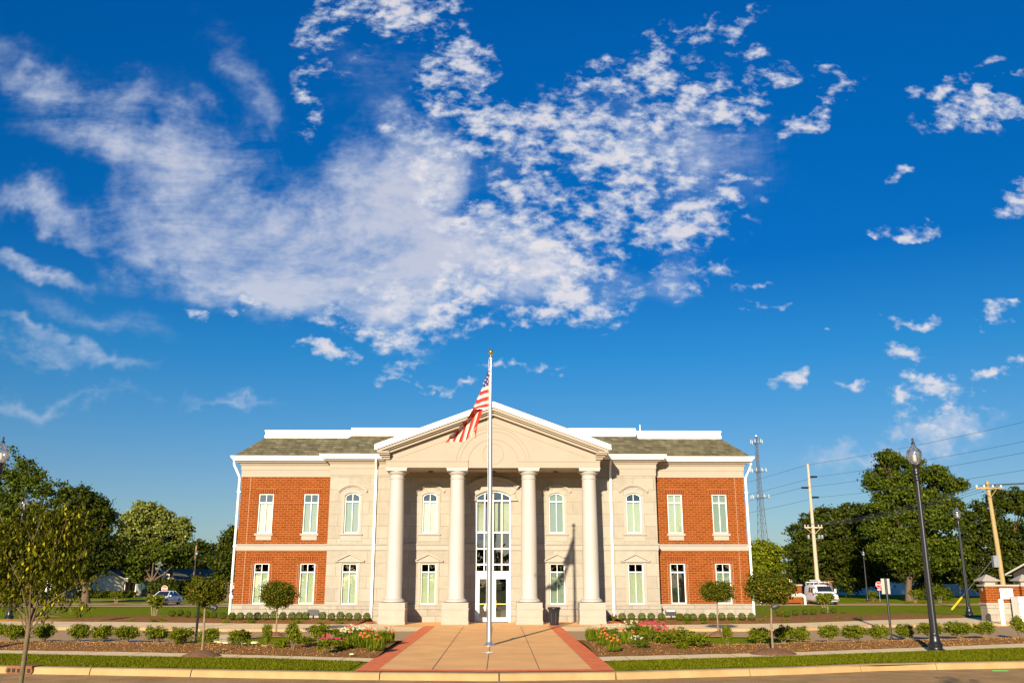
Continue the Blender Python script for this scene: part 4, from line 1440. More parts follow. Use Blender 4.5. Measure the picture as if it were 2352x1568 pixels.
# ------------------------------------------------------------------ poles, wires, tower
def poles():
    a0 = G(1880, 1385)
    A = Vector((W(1868, 1220, 105).x, 105, -0.8))
    t = thing('utility_pole', 'tall pale wooden utility pole behind the white van', 'utility pole', A)
    h = W(1856, 1065, 105).z + 0.8
    b = MB()
    b.tube([(0, 0, 0), (0, 0, h * .5), (0, 0, h)], [.24, .20, .14], 12)
    b.build('pole', WOODP2, t, True)

    def zz(py):
        return W(1860, py, 105).z + 0.8
    for (py, s) in ((1094.5, 1), (1119.5, -1), (1141.5, 1)):
        z = zz(py)
        MB().lathe([(.03, -.02), (.16, 0), (.16, .06)] , (s * .2, 0, z - .03), 8)
        b = MB()
        b.tube([(s * .15, 0, z), (s * .95, 0, z)], .11, 8)
        b.build('insulator', BLACKP, t, True)
    b = MB()
    z = zz(1211)
    b.box(-1.05, 1.05, -.2, -.08, z - .07, z + .07)
    b.tube([(-.9, -.14, z), (0, -.2, z - .8)], .03, 6)
    b.tube([(.9, -.14, z), (0, -.2, z - .8)], .03, 6)
    for x in (-.95, -.6, .6, .95):
        b.lathe([(.06, 0), (.09, .1), (.05, .25)], (x, -.14, z + .07), 8)
    b.build('crossarm', WOODP2, t)
    for x in (-.7, .5, .85):
        MB().lathe([(.12, 0), (.15, .05), (.15, .42), (.06, .48)], (x, -.35, zz(1222) - .75), 12).build('transformer', GALV, t, True)
    MB().tube([(.1, 0, zz(1238)), (.8, -.3, zz(1231)), (1.0, -.3, zz(1235))], .04, 6).build('lamp_arm', GALV, t)
    # pole B near the right edge
    B = Vector((W(2298, 1290, 78).x, 78, -0.48))
    t = thing('utility_pole', 'yellowish wooden utility pole with one crossarm rising behind the brick payment enclosure', 'utility pole', B)
    h = W(2277, 1105, 78).z + .48
    b = MB()
    b.tube([(0, 0, 0), (-.1, 0, h * .5), (-.25, 0, h)], [.22, .19, .15], 12)
    b.build('pole', WOODP, t, True)
    zc = W(2277, 1121, 78).z + .48
    b = MB()
    b.box(-1.42, .95, -.24, -.12, zc - .07, zc + .07)
    for s in (-.85, .4):
        b.tube([(s, -.2, zc - .05), (-.22, -.22, zc - .78)], .025, 6)
    b.build('crossarm', WOODP, t)
    for x in (-1.3, -.65, .1, .8):
        MB().lathe([(.04, 0), (.08, .06), (.05, .16), (.06, .2)], (x, -.18, zc + .07), 8).build('insulator', SIGNW, t, True)
    z = W(2285, 1288, 78).z + .48
    MB().box(-.75, -.3, -.35, 0, z - .5, z + .45).build('service_box', GALV, t)
    # guy wire with its yellow guard
    g = thing('guy_wire', 'steel guy wire with a yellow plastic guard staked in the right lawn', 'guy wire', (0, 0, 0))
    ga, gb = W(2180, 1377, 71), B + Vector((-.15, 0, W(2290, 1268, 78).z + .4))
    ga.z = ground_z(71)
    g.location = ga
    d = gb - ga
    MB().tube([(0, 0, 0), d], .018, 5).build('strand', GALV, g)
    u = d.normalized()
    # guard sits where the photo shows it, on the lower strand
    MB().tube([u * .35, u * 2.5], .075, 8).build('guard', YELLOW, g, True)
    # brown pole at left
    Lp = Vector((W(446.5, 1310, 130).x, 130, -.8))
    t = thing('utility_pole', 'bare brown pole standing left of the hall behind a round-headed tree', 'utility pole', Lp)
    h = W(449.6, 1253, 130).z + .8
    MB().tube([(0, 0, 0), (0, 0, h)], [.16, .12], 10).build('pole', mat('orange_pole', (.36, .17, .05), .9), t, True)

    def wire(p, q, sag, lab, r=.02):
        n = 14
        pts = [p + (q - p) * (i / n) - Vector((0, 0, 4 * sag * (i / n) * (1 - i / n))) for i in range(n + 1)]
        o0 = Vector(p)
        b = MB()
        b.tube([x - o0 for x in pts], r, 4)
        tag(b.build('overhead_wire', WIRE, None, False, o0), lab, 'power line', 'overhead power lines')
    nxt = Vector((47.5, 58, 0))
    far = Vector((14, 190, 0))
    names = ('highest', 'second highest', 'third highest', 'fourth highest')
    for i, (py, s) in enumerate(((1067, -.05), (1094.5, .9), (1119.5, -.9), (1141.5, .9))):
        z = W(1860, py, 105).z
        wire(Vector((A.x + s, 105, z)), Vector((nxt.x + s, nxt.y, z + .4)), .5, names[i] + ' thin wire running right from the pale utility pole', .014)
        wire(Vector((A.x + s, 105, z)), Vector((far.x + s, far.y, z)), 1.2, names[i] + ' thin wire running left from the pale utility pole behind the hall', .016)
    for i, x in enumerate((-1.3, -.65, .1, .8)):
        nm = ('left outermost', 'left inner', 'right inner', 'right outermost')[i]
        zc2 = B.z + zc + .25
        wire(Vector((B.x + x, 77.8, zc2)), Vector((62 + x, 64, zc2 + 1.0)), .3, nm + ' insulator wire running right from the yellowish pole', .016)
        wire(Vector((B.x + x, 77.8, zc2)), Vector((A.x + x * 1.2, 104.8, W(1860, 1211, 105).z + .3)), .6, nm + ' insulator wire running left from the yellowish pole crossarm', .016)
    for i, (z1, z2) in enumerate(((6.2, 5.9), (5.4, 5.2))):
        wire(Vector((Lp.x, 130, z1 - 1)), Vector((-18, 150, z2 - 1.0)), .3, ('upper', 'lower')[i] + ' wire from the bare brown pole towards the hall', .02)


def tower():
    Y = 220
    base = Vector((W(1750, 1240, Y).x + .3, Y, -0.8))
    t = thing('cell_tower', 'tall lattice antenna tower rising beyond the right corner of the hall', 'antenna tower', base)
    ztop = W(1735, 1003, Y).z + .8
    zb = 0
    b = MB()

    def leg(k, z):
        r = 2.0 - 1.62 * min(z / (ztop * .80), 1)
        a = R(20 + 120 * k)
        return Vector((r * math.cos(a), r * math.sin(a), z))
    zs = [0]
    while zs[-1] < ztop - .3:
        zs.append(min(zs[-1] + 1.0 + 1.5 * (1 - zs[-1] / ztop), ztop))
    for k in range(3):
        b.tube([leg(k, z) for z in zs], [.065] * len(zs), 5)
    for i in range(len(zs) - 1):
        for k in range(3):
            k2 = (k + 1) % 3
            b.tube([leg(k, zs[i]), leg(k2, zs[i + 1])], .028, 3, 0, False)
            b.tube([leg(k2, zs[i]), leg(k, zs[i + 1])], .028, 3, 0, False)
            b.tube([leg(k, zs[i + 1]), leg(k2, zs[i + 1])], .028, 3, 0, False)
    b.build('lattice', DKMETAL, t)
    MB().tube([(-.3, 0, 0), (-.2, 0, ztop * .9)], .07, 5).build('cable_run', DKMETAL, t)
    for (py, wd, hh) in ((1018, 1.25, 1.1), (1083, 1.75, .9), (1143, 2.0, .8)):
        z = W(1740, py, Y).z + .8
        b = MB()
        n = 9 if py != 1018 else 6
        for k in range(3):
            a, a2 = R(90 + 120 * k), R(90 + 120 * (k + 1))
            p, q = Vector((wd * math.cos(a), wd * math.sin(a), z)), Vector((wd * math.cos(a2), wd * math.sin(a2), z))
            b.tube([p, q], .05, 4)
        b.build('platform', DKMETAL, t)
        b = MB()
        for k in range(n):
            a = 2 * math.pi * k / n
            x, y = (wd + .15) * math.cos(a), (wd + .15) * math.sin(a)
            b.box(x - .085, x + .085, y - .06, y + .06, z, z + hh * .85)
        b.build('antenna_panels', SIGNBACK, t)
    MB().lathe([(.1, 0), (.25, .1), (.2, .4)], (0, 0, ztop), 8).build('beacon', SIGNW, t, True)


poles()
tower()


# ------------------------------------------------------------------ signs and small street furniture
def post_thing(name, lab, cat, p, h, r, m, group=None):
    t = thing(name, lab, cat, p, 0, group)
    MB().tube([(0, 0, 0), (0, 0, h)], r, 8).build('post', m, t, True)
    return t


for (px, py, top, lab) in ((449, 1479, 1338, 'dark parking sign post in the bed beside the round-headed tree on the left'),
                           (2048, 1470, 1328, 'dark parking sign post with a grey plate, left of the tall right lamp'),
                           (99, 1441, 1330, 'dark sign post behind the foreground sapling at left')):
    p = G(px, py, 0)
    h = W(px, top, p.y).z
    t = post_thing('parking_sign', lab, 'parking sign', p, h, .042, BLACKP, 'black parking sign posts')
    MB().box(-.15, .15, .05, .06, h - .52, h).build('sign_plate', SIGNBACK, t)


def octagon(r):
    return [(r * math.cos(R(22.5 + 45 * i)), r * math.sin(R(22.5 + 45 * i))) for i in range(8)]


def stop_sign(p, zc, rot, lab, extra=False):
    t = thing('stop_sign', lab, 'stop sign', p, rot)
    MB().tube([(0, .03, 0), (0, .03, zc + .3)], .03, 6).build('post', GALV, t)
    b = MB()
    b.prism([(x, z + zc) for x, z in octagon(.40)], 0, .01)
    f = b.build('sign_border', SIGNW, t)
    b = MB()
    b.prism([(x, z + zc) for x, z in octagon(.37)], -.008, 0)
    b.build('sign_face', REDSIGN, t)
    b = MB()
    text_mb('STOP', .30, b, (0, -.012, zc - .01), (1, 0, 0), (0, 0, 1))
    b.build('lettering', SIGNW, t)
    if extra:
        MB().box(-.22, .22, -.004, .006, zc - .68, zc - .46).build('lower_plate', mat('pink_plate', (.65, .3, .28), .5), t)


p = G(375, 1381)
stop_sign(p, W(375, 1351, p.y).z - p.z, 0, 'red stop sign standing behind the white sedan on the left')
p = G(2022, 1381)
stop_sign(p, W(2019, 1342, p.y).z - p.z, 0, 'red stop sign in front of the white fence at right', True)
p = G(322, 1378)
t = post_thing('round_sign', 'round white sign on a thin post in front of the porch house', 'road sign', p, 2.2, .03, GALV)
zc = W(325, 1346, p.y).z - p.z
b = MB()
b.prism([(.45 * math.cos(2 * math.pi * i / 24), zc + .45 * math.sin(2 * math.pi * i / 24)) for i in range(24)], -.03, -.02)
b.build('sign_face', mat('yellow_white', (.85, .80, .50), .5), t)
b = MB()
b.prism([(-.03, zc - .25), (.03, zc - .25), (.03, zc + .25), (-.03, zc + .25)], -.035, -.0305)
b.build('centre_mark', INK, t)
p = G(2115, 1376)
t = post_thing('small_sign', 'small grey sign on a post in front of the white fence', 'road sign', p, 2.0, .03, GALV)
MB().box(-.35, .35, -.03, -.02, 1.1, 2.0).build('sign_face', SIGNBACK, t)

# litter bin by the porch
p = G(1273, 1436, 0)
t = thing('litter_bin', 'black slatted metal litter bin beside the third porch column', 'litter bin', (p.x, p.y, .016))
b = MB()
b.lathe([(.19, 0), (.20, .05), (.205, .1), (.235, .55), (.27, .70), (.285, .74), (.25, .745), (.22, .6), (.19, .12)], (0, 0, 0), 32, 0, .08)
b.build('body', BLACKP, t)
b = MB()
b.lathe([(.275, .70), (.30, .72), (.30, .77), (.275, .79), (.26, .77), (.26, .72)], (0, 0, 0), 28)
b.build('rim', BLACKP, t, True)

# flood lights in the beds
def flood(p, wd, lab, rot=0):
    t = thing('flood_light', lab, 'flood light', p, rot, 'flood lights in the beds')
    b = MB()
    b.tube([(0, 0, 0), (0, 0, .22)], .035, 8)
    b.box(-.13, .13, -.06, .06, 0, .03)
    b.build('stem', BLACKP, t)
    b = MB()
    h = wd / 2
    b.add([(-h, -.12, .22), (h, -.12, .22), (h, .14, .20), (-h, .14, .20), (-h, -.10, .36), (h, -.10, .36), (h, .14, .44), (-h, .14, .44)],
          [(0, 3, 2, 1), (4, 5, 6, 7), (0, 1, 5, 4), (1, 2, 6, 5), (2, 3, 7, 6), (3, 0, 4, 7)])
    for i in range(5):
        x = -h + wd * (i + .5) / 5
        b.box(x - .008, x + .008, -.15, .12, .18, .23)
    b.build('housing', BLACKP, t)
    b = MB()
    b.quad((-h + .03, -.09, .366), (h - .03, -.09, .366), (h - .03, .13, .446), (-h + .03, .13, .446))
    b.build('lens', LAMPW, t)


p = G(719, 1427, .1)
flood(Vector((p.x, p.y, .2)), .52, 'wide black flood light among the round shrubs left of the porch', math.pi)
p = G(1542, 1428, .1)
flood(Vector((p.x, p.y, .2)), .48, 'wide black flood light among the round shrubs right of the porch')


def spot(p, lab, rz):
    t = thing('spot_light', lab, 'spot light', p, rz)
    MB().tube([(0, 0, 0), (0, 0, .28)], .03, 8).build('stem', BLACKP, t)
    b = MB()
    b.tube([(-.22, 0, .52), (.20, 0, .36)], [.19, .16], 14)
    b.build('housing', mat('grey_metal', (.05, .052, .06), .5, .2), t, True)


spot(G(489, 1410), 'grey spot light on the left lawn behind the round-headed tree', 0)
spot(G(1781, 1407), 'grey spot light on the right lawn behind the round-headed tree', math.pi)

# storm drain in the kerb at lower left
a, b2 = G(6, 1533, 0), G(72, 1533, 0)
t = thing('storm_drain', 'rusty iron kerb inlet with dark slots at the lower left', 'storm drain', ((a.x + b2.x) / 2, f_kerb((a.x + b2.x) / 2), 0), math.atan2(f_kerb(b2.x) - f_kerb(a.x), b2.x - a.x))
w = (b2.x - a.x)
b = MB()
b.box(-w / 2, w / 2, -.155, .22, -.03, .035)
b.box(-w / 2, w / 2, -.155, -.10, -.145, -.12)
for i in range(6):
    x = -w / 2 + w * i / 5
    b.box(x - .025, x + .025, -.156, -.10, -.12, -.03)
b.build('grate_frame', RUST, t)
MB().box(-w / 2 + .01, w / 2 - .01, -.137, -.11, -.12, -.03).build('dark_opening', DARKIN, t)

# small green scrap in the gutter
p = G(2295, 1540, -.15)
b = MB()
b.box(-.18, .15, -.02, .02, 0, .012)
b.box(.1, .22, -.03, 0, 0, .01)
tag(b.build('plastic_scrap', mat('green_plastic', (.05, .5, .1), .5), None, False, p + Vector((0, 0, .003))), 'bright green plastic scrap in the street gutter at right', 'litter')


# ------------------------------------------------------------------ brick payment enclosure at right
def enclosure():
    ox, oy = 23.15, 44.45
    z0 = .1
    t = thing('brick_enclosure', 'brick and stone walled enclosure with pyramid-capped piers at the right edge', 'brick enclosure', (ox, oy, z0))
    s = .62
    for k in range(2):
        x = k * 1.75
        b = MB()
        b.box(x, x + s, 0, s, 0, .76)
        pr = b.build('pier', STONE_BASE, t)
        b = MB()
        b.box(x - .04, x + s + .04, -.04, s + .04, 1.60, 1.68)
        b.box(x + .06, x + s - .06, .06, s - .06, 1.68, 1.80)
        b.box(x - .02, x + s + .02, -.02, s + .02, 1.80, 1.87)
        c = s / 2
        b.add([(x - .12, -.12, 1.87), (x + s + .12, -.12, 1.87), (x + s + .12, s + .12, 1.87), (x - .12, s + .12, 1.87), (x + c, c, 2.16),
               (x - .12, -.12, 1.84), (x + s + .12, -.12, 1.84), (x + s + .12, s + .12, 1.84), (x - .12, s + .12, 1.84)],
              [(0, 1, 4), (1, 2, 4), (2, 3, 4), (3, 0, 4), (5, 6, 1, 0), (6, 7, 2, 1), (7, 8, 3, 2), (8, 5, 0, 3), (8, 7, 6, 5)])
        b.build('pier_cap', CAST, pr)
        MB().box(x - .05, x + s + .05, -.05, s + .05, .76, .84).build('pier_ledge', CAST, pr)
        MB().box(x + .02, x + s - .02, .02, s - .02, .84, 1.60).build('pier_brick', BRICK, pr)
    b = MB()
    b.box(s, 1.75, .12, .45, 0, .76)
    b.build('wall_base', STONE_BASE, t)
    MB().box(s + .03, 1.73, .14, .43, .84, 1.60).build('wall_brick', BRICK, t)
    b = MB()
    b.box(s + .051, 1.70, .08, .49, .762, .838)
    b.box(s + .041, 1.71, .08, .49, 1.602, 1.678)
    b.build('wall_coping', CAST, t)
    MB().box(-.015, .0, .22, .36, 1.38, 1.52).build('side_plaque', SIGNBACK, t)
    # sign
    sg = thing('payment_sign', 'white sign reading payment drop box on the brick enclosure', 'sign', (ox + .72, oy + .05, z0))
    MB().box(0, .62, -.02, .0, 1.02, 1.50).build('panel', SIGNW, sg)
    MB().box(.0, .10, -.02, .0, .55, 1.02).build('bracket', SIGNW, sg)
    b = MB()
    text_mb('PAYMENT', .075, b, (.33, -.022, 1.20), (1, 0, 0), (0, 0, 1))
    text_mb('DROP BOX', .075, b, (.33, -.022, 1.11), (1, 0, 0), (0, 0, 1))
    b.build('lettering', INK, sg)
    b = MB()
    b.prism([(.31 + .035 * math.cos(2 * math.pi * i / 10), 1.36 + .06 * math.sin(2 * math.pi * i / 10)) for i in range(10)], -.025, -.021)
    b.build('emblem', YELLOW, sg)
    # drop box
    d = thing('drop_box', 'white metal payment drop box standing in front of the brick enclosure', 'drop box', (ox + 1.12, oy - .75, .13))
    b = MB()
    b.box(0, .80, 0, .62, 0, 1.08)
    b.box(-.015, .815, -.015, .63, 1.08, 1.11)
    b.build('cabinet', WHITE, d)
    MB().box(.02, .78, -.018, -.002, .03, 1.05).build('door', WHITE, d)
    MB().box(.15, .60, -.024, -.018, .93, .95).build('slot', SIGNBACK, d)
    MB().box(.12, .63, -.05, -.018, .97, 1.0).build('slot_hood', WHITE, d)
    b = MB()
    b.box(-.005, .03, -.035, 0, .75, .83)
    b.box(-.005, .03, -.035, 0, .2, .28)
    b.build('hinges', SIGNBACK, d)
    p = G(2305, 1436, .02)
    o = MB().lathe([(.095, 0), (.095, 1.08), (.08, 1.13), (.04, 1.16)], (0, 0, 0), 18).build('bollard', WHITE, None, True, p)
    tag(o, 'white steel bollard in front of the brick enclosure', 'bollard')


enclosure()

# gate pier and white pipe rail behind the hall on the right
p = G(1830, 1386)
t = thing('gate_pier', 'low brick gate pier with a white ball on top, left of the van', 'brick pier', p)
b = MB()
b.box(-1.9, .7, 0, 1.2, 0, 2.0)
b.build('pier_brick', BRICK, t)
b = MB()
b.box(-1.95, .78, -.08, 1.28, 2.0, 2.15)
b.box(-1.95, .78, -.06, 1.26, .75, .88)
b.build('pier_band', CAST, t)
n = 8
MB().lathe([(.45 * math.sin(math.pi * i / n) + .001, 2.42 - .34 * math.cos(math.pi * i / n)) for i in range(n + 1)], (-.55, .6, 0), 14).build('ball', WHITE, t, True)
p = G(1850, 1388)
t = thing('pipe_rail', 'white bent pipe barrier in front of the brick gate pier', 'pipe barrier', p)
MB().tube([(0, 0, 0), (0, 0, .75), (-.12, 0, .98), (-.35, 0, 1.08), (-4.6, 0, 1.08), (-4.8, 0, .98), (-4.9, 0, .75), (-4.9, 0, 0)], .13, 8).build('rail', WHITE, t, True)

# ------------------------------------------------------------------ vehicles
def loft(mb, stations, mi=0):
    """stations: (y, half width, z bottom, z side top, z centre top, top width factor)"""
    rings = []
    for (y, w, zb, zs, zt, k) in stations:
        half = [(w * .90, zb), (w, zb + .12), (w, zb + (zs - zb) * .55), (w * .985 * (1 + k) / 2, zs - .08 * (zs - zb)), (w * k * .97, zs), (w * k * .6, zt - .006), (0, zt)]
        pts = [(x, y, z) for x, z in half] + [(-x, y, z) for x, z in half[-2::-1]]
        rings.append(pts)
    n = len(rings[0])
    vs = [p for r in rings for p in r]
    fs = []
    for i in range(len(rings) - 1):
        for j in range(n):
            j2 = (j + 1) % n
            fs.append((i * n + j, i * n + j2, (i + 1) * n + j2, (i + 1) * n + j))
    fs.append(tuple(range(n)))
    fs.append(tuple(reversed(range((len(rings) - 1) * n, len(rings) * n))))
    mb.add(vs, fs, mi)


def wheel(t, x, y, r, wd):
    s = 1 if x > 0 else -1
    w = MB().tube([(x - s * wd, y, r), (x, y, r)], r, 20).build('wheel', TYRE, t, False)
    MB().tube([(x, y, r), (x + s * .012, y, r)], [r * .62, r * .5], 14).build('rim', RIM, w, False)


def sedan(name, lab, p, rz, paint):
    t = thing(name, lab, 'car', p, rz)
    b = MB()
    loft(b, [(-2.48, .78, .38, .60, .62, .9), (-2.38, .88, .26, .70, .74, .93), (-1.9, .915, .20, .80, .86, .95), (-1.1, .925, .20, .90, .98, .96), (0, .925, .20, .93, 1.0, .96),
             (1.3, .925, .20, .95, 1.02, .96), (2.1, .905, .22, .93, 1.0, .94), (2.38, .88, .28, .90, .95, .92), (2.46, .80, .38, .78, .82, .9)])
    b.build('body', paint, t, True)
    B = [(-.80, -1.15, .93), (.80, -1.15, .93), (.80, 1.75, .95), (-.80, 1.75, .95)]
    T = [(-.60, -.32, 1.43), (.60, -.32, 1.43), (.60, .98, 1.43), (-.60, .98, 1.43)]
    b = MB()
    b.add(B + T, [(0, 1, 5, 4), (1, 2, 6, 5), (2, 3, 7, 6), (3, 0, 4, 7)])
    b.build('windows', CARG, t)
    b = MB()
    b.add([(-.62, -.38, 1.42), (.62, -.38, 1.42), (.62, 1.04, 1.42), (-.62, 1.04, 1.42), (-.5, -.2, 1.475), (.5, -.2, 1.475), (.5, .85, 1.475), (-.5, .85, 1.475)],
          [(0, 1, 5, 4), (1, 2, 6, 5), (2, 3, 7, 6), (3, 0, 4, 7), (4, 5, 6, 7)])
    for i in range(4):
        b.tube([B[i], T[i]], .045, 6)
    for s in (-1, 1):
        b.tube([(s * .805, .30, .93), (s * .61, .32, 1.43)], .04, 6)
    b.build('roof', paint, t, True)
    for s in (-1, 1):
        x0, x1 = sorted((s * .50, s * .80))
        MB().box(x0, x1, -2.47, -2.36, .56, .70).build('headlight', LAMPW, t)
        MB().box(x0, x1, 2.36, 2.47, .68, .84).build('tail_light', TAILR, t)
        MB().box(*sorted((s * .9, s * 1.06)), -.95, -.80, .92, 1.05).build('mirror', paint, t)
        b = MB()
        for y in (-.98, .32, 1.35):
            b.box(*sorted((s * .92, s * .931)), y - .008, y + .008, .3, .92)
        b.box(*sorted((s * .92, s * .94)), -.9, 1.4, .5, .54)
        b.build('door_lines', TYRE, t)
    MB().box(-.42, .42, -2.49, -2.40, .50, .64).build('grille', CHROME, t)
    MB().box(-.84, .84, -2.52, -2.3, .30, .47).build('bumper', paint, t)
    for x in (-.93, .93):
        for y in (-1.5, 1.45):
            wheel(t, x, y, .33, .22)
    return t


def van():
    t = thing('van', 'white work van with a roof rack and a red ladder parked on the rear drive', 'van', G(1898, 1388.5) + Vector((0, 1.5, .02)), R(-1))
    b = MB()
    loft(b, [(-2.85, .90, .42, .98, 1.02, .93), (-2.78, .98, .36, 1.08, 1.13, .93), (-2.2, 1.01, .34, 1.16, 1.22, .93), (-1.75, 1.01, .34, 1.22, 1.30, .94),
             (-1.72, 1.01, .34, 1.25, 1.33, .94), (-.95, 1.01, .34, 1.98, 2.08, .82), (-.6, 1.01, .34, 2.04, 2.15, .82), (2.6, 1.01, .34, 2.04, 2.15, .82), (2.8, .97, .36, 1.98, 2.08, .82), (2.85, .92, .42, 1.9, 2.0, .82)])
    b.build('body', CARW, t, True)
    b = MB()
    b.quad((-.84, -1.70, 1.40), (.84, -1.70, 1.40), (.74, -1.08, 1.965), (-.74, -1.08, 1.965))
    b.build('windscreen', CARG, t)
    for s in (-1, 1):
        def xs(z):
            return s * (1.016 - max(0, z - 1.25) * .165)
        for (y0, y1) in ((-1.35, -.55), (-.35, .35), (.5, 1.1)):
            b = MB()
            q = [(xs(1.28), y0, 1.28), (xs(1.28), y1, 1.28), (xs(1.84), y1, 1.84), (xs(1.84), y0 + (.30 if y0 < -1 else 0), 1.84)]
            b.add([(x + s * .012, y, z) for x, y, z in q], [(0, 1, 2, 3)])
            b.build('side_window', CARG, t)
        MB().box(*sorted((s * .62, s * .90)), -2.86, -2.76, .80, .98).build('headlight', LAMPW, t)
        MB().box(*sorted((s * .90, s * .97)), -2.83, -2.75, .80, .98).build('indicator', AMBER, t)
        MB().box(*sorted((s * 1.08, s * 1.26)), -1.45, -1.32, 1.25, 1.68).build('mirror', WHITE, t)
        b = MB()
        for y in (-1.5, -.45, .42):
            b.box(*sorted((s * 1.0, s * 1.017)), y - .01, y + .01, .42, 1.25)
        b.build('door_lines', TYRE, t)
    b = MB()
    b.box(-.58, .58, -2.87, -2.76, .76, .98)
    b.build('grille', BLACKP, t)
    b = MB()
    b.box(-.58, .58, -2.885, -2.87, .855, .875)
    b.box(-1.0, 1.0, -2.98, -2.78, .46, .66)
    b.build('bumper', CHROME, t)
    MB().box(-.06, .06, -2.86, -2.80, 1.03, 1.08).build('badge', CHROME, t)
    b = MB()
    for y in (-.4, .9, 2.3):
        b.tube([(-.85, y, 2.1), (-.85, y, 2.38), (.85, y, 2.38), (.85, y, 2.1)], .035, 6)
    for x in (-.85, .85):
        b.tube([(x, -.6, 2.30), (x, 2.5, 2.30)], .03, 6)
    b.build('roof_rack', WHITE, t)
    for x in (-1.0, 1.0):
        for y in (-1.95, 1.75):
            wheel(t, x, y, .36, .24)
    # ladder and pipe tube carried on the rack
    o = t.location + Vector((0, 0, 2.42))
    l = thing('ladder', 'red ladder lying on the roof rack of the white van', 'ladder', o, R(-1))
    b = MB()
    for x in (.15, .60):
        b.box(x - .03, x + .03, -2.6, 1.9, 0.02, .11)
    for i in range(14):
        b.box(.18, .57, -2.5 + i * .32, -2.45 + i * .32, .04, .08)
    b.build('rails', mat('ladder_red', (.75, .08, .02), .5), l)
    b = MB()
    b.tube([(-.45, -1.2, .12), (-.45, 1.9, .12)], .12, 12)
    ob = b.build('pipe_tube', SIGNW, None, True, o)
    ob.rotation_euler = (0, 0, R(-1))
    tag(ob, 'white storage tube on the roof rack of the van', 'storage tube')


p = G(363, 1389.5)
sedan('sedan', 'white sedan parked behind a clipped topiary on the left side street', p + Vector((.2, 1.5, .02)), R(-6), CARW)
p = G(522, 1377)
sedan('sedan', 'dark red car half hidden beyond the left corner of the hall', p + Vector((0, 0, .02)), R(70), CARD)
van()


# ------------------------------------------------------------------ houses and fence beyond
def house(lab, loc, rz, L, D, h, rise, wm, rm, ov=.5, gable_mat=None, porch=False, wins=(), gwins=(), chimney=None):
    t = thing('house', lab, 'house', loc, rz)
    b = MB()
    b.box(-L / 2, L / 2, -D / 2, D / 2, 0, h)
    b.build('wall', wm, t)
    for s in (-1, 1):
        b = MB()
        x0, x1 = sorted((s * L / 2, s * (L / 2 - .1)))
        b.add([(x1, -D / 2, h), (x1, D / 2, h), (x1, 0, h + rise), (x0, -D / 2, h), (x0, D / 2, h), (x0, 0, h + rise)], [(0, 1, 2), (5, 4, 3), (0, 2, 5, 3), (1, 4, 5, 2)])
        b.build('gable', gable_mat or wm, t)
    b = MB()
    k = rise / (D / 2)
    for s in (-1, 1):
        e = s * (D / 2 + ov)
        a = [(-L / 2 - ov, e, h - ov * k), (L / 2 + ov, e, h - ov * k), (L / 2 + ov, 0, h + rise), (-L / 2 - ov, 0, h + rise)]
        up = [(x, y, z + .14) for x, y, z in a]
        b.add(a + up, [(3, 2, 1, 0), (4, 5, 6, 7), (0, 1, 5, 4), (1, 2, 6, 5), (2, 3, 7, 6), (3, 0, 4, 7)])
    r = b.build('roof', rm, t)
    b = MB()
    for s in (-1, 1):
        e = s * (D / 2 + ov + .01)
        y0, y1 = sorted((e, e + s * .06))
        b.box(-L / 2 - ov, L / 2 + ov, y0, y1, h - ov * k - .05, h - ov * k + .13)
    for s in (-1, 1):
        x0, x1 = sorted((s * (L / 2 + ov + .01), s * (L / 2 + ov + .05)))
        for q in (-1, 1):
            e = q * (D / 2 + ov)
            b.add([(x0, e, h - ov * k - .05), (x0, e, h - ov * k + .16), (x0, 0, h + rise + .16), (x0, 0, h + rise - .05),
                   (x1, e, h - ov * k - .05), (x1, e, h - ov * k + .16), (x1, 0, h + rise + .16), (x1, 0, h + rise - .05)],
                  [(0, 1, 2, 3), (7, 6, 5, 4), (0, 4, 5, 1), (1, 5, 6, 2), (3, 2, 6, 7), (0, 3, 7, 4)])
    b.build('eaves_board', SIDING, r)
    if chimney:
        MB().box(chimney - .3, chimney + .3, -.3, .3, h + rise * .6, h + rise + .9).build('chimney', BRICK, r)
    for (x, z, w, hh) in wins:
        f = MB().box(x - w / 2, x + w / 2, -D / 2 - .05, -D / 2 + .02, z, z + hh).build('window', SIDING, t)
        MB().box(x - w / 2 + .08, x + w / 2 - .08, -D / 2 - .07, -D / 2 - .05, z + .08, z + hh - .08).build('pane', CARG, f)
    if porch:
        b = MB()
        b.box(-L / 2, L / 2, -D / 2 - 2.4, -D / 2 - .2, h - .1, h + .12)
        b.build('porch_roof', SIDING, t)
        n = 7
        for i in range(n):
            x = -L / 2 + .15 + (L - .3) * i / (n - 1)
            MB().box(x - .07, x + .07, -D / 2 - 2.3, -D / 2 - 2.16, .25, h - .1).build('porch_post', SIDING, t)
        MB().box(-L / 2, L / 2, -D / 2 - 2.4, -D / 2, 0, .25).build('porch_floor', CONC, t)
    return t


p = W(400, 1366, 160)
house('brick house with a bright white gable and grey roof, left of the hall', (W(367, 1366, 160).x + 2.8, 165.3, -.8), R(62), 12, 8.0, 2.7, 1.6, BRICK, ROOFG, .6, SIDING,
      wins=((-2, .8, 1.6, 1.2), (3, .8, 2.0, 1.3)), chimney=3)
house('long pale house with a posted front porch in deep shade, far left', (W(250, 1366, 150).x, 153, -.8), R(2), 10.5, 8, 2.8, 1.3, mat('shaded_siding', (.17, .165, .15), .9), mat('shaded_shingle', (.045, .04, .035), .95), .5, porch=True,  # pale siding and roof darkened in colour to stand for tree shade
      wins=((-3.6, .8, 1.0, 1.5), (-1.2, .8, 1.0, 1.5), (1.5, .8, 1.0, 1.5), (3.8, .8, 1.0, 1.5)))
house('small cream house catching the sun behind the foreground sapling', (W(168, 1366, 140).x, 146, -.8), R(-30), 7, 6, 2.5, 1.3, SIDING, ROOFG, .4, wins=((0, .8, 1, 1.2),))
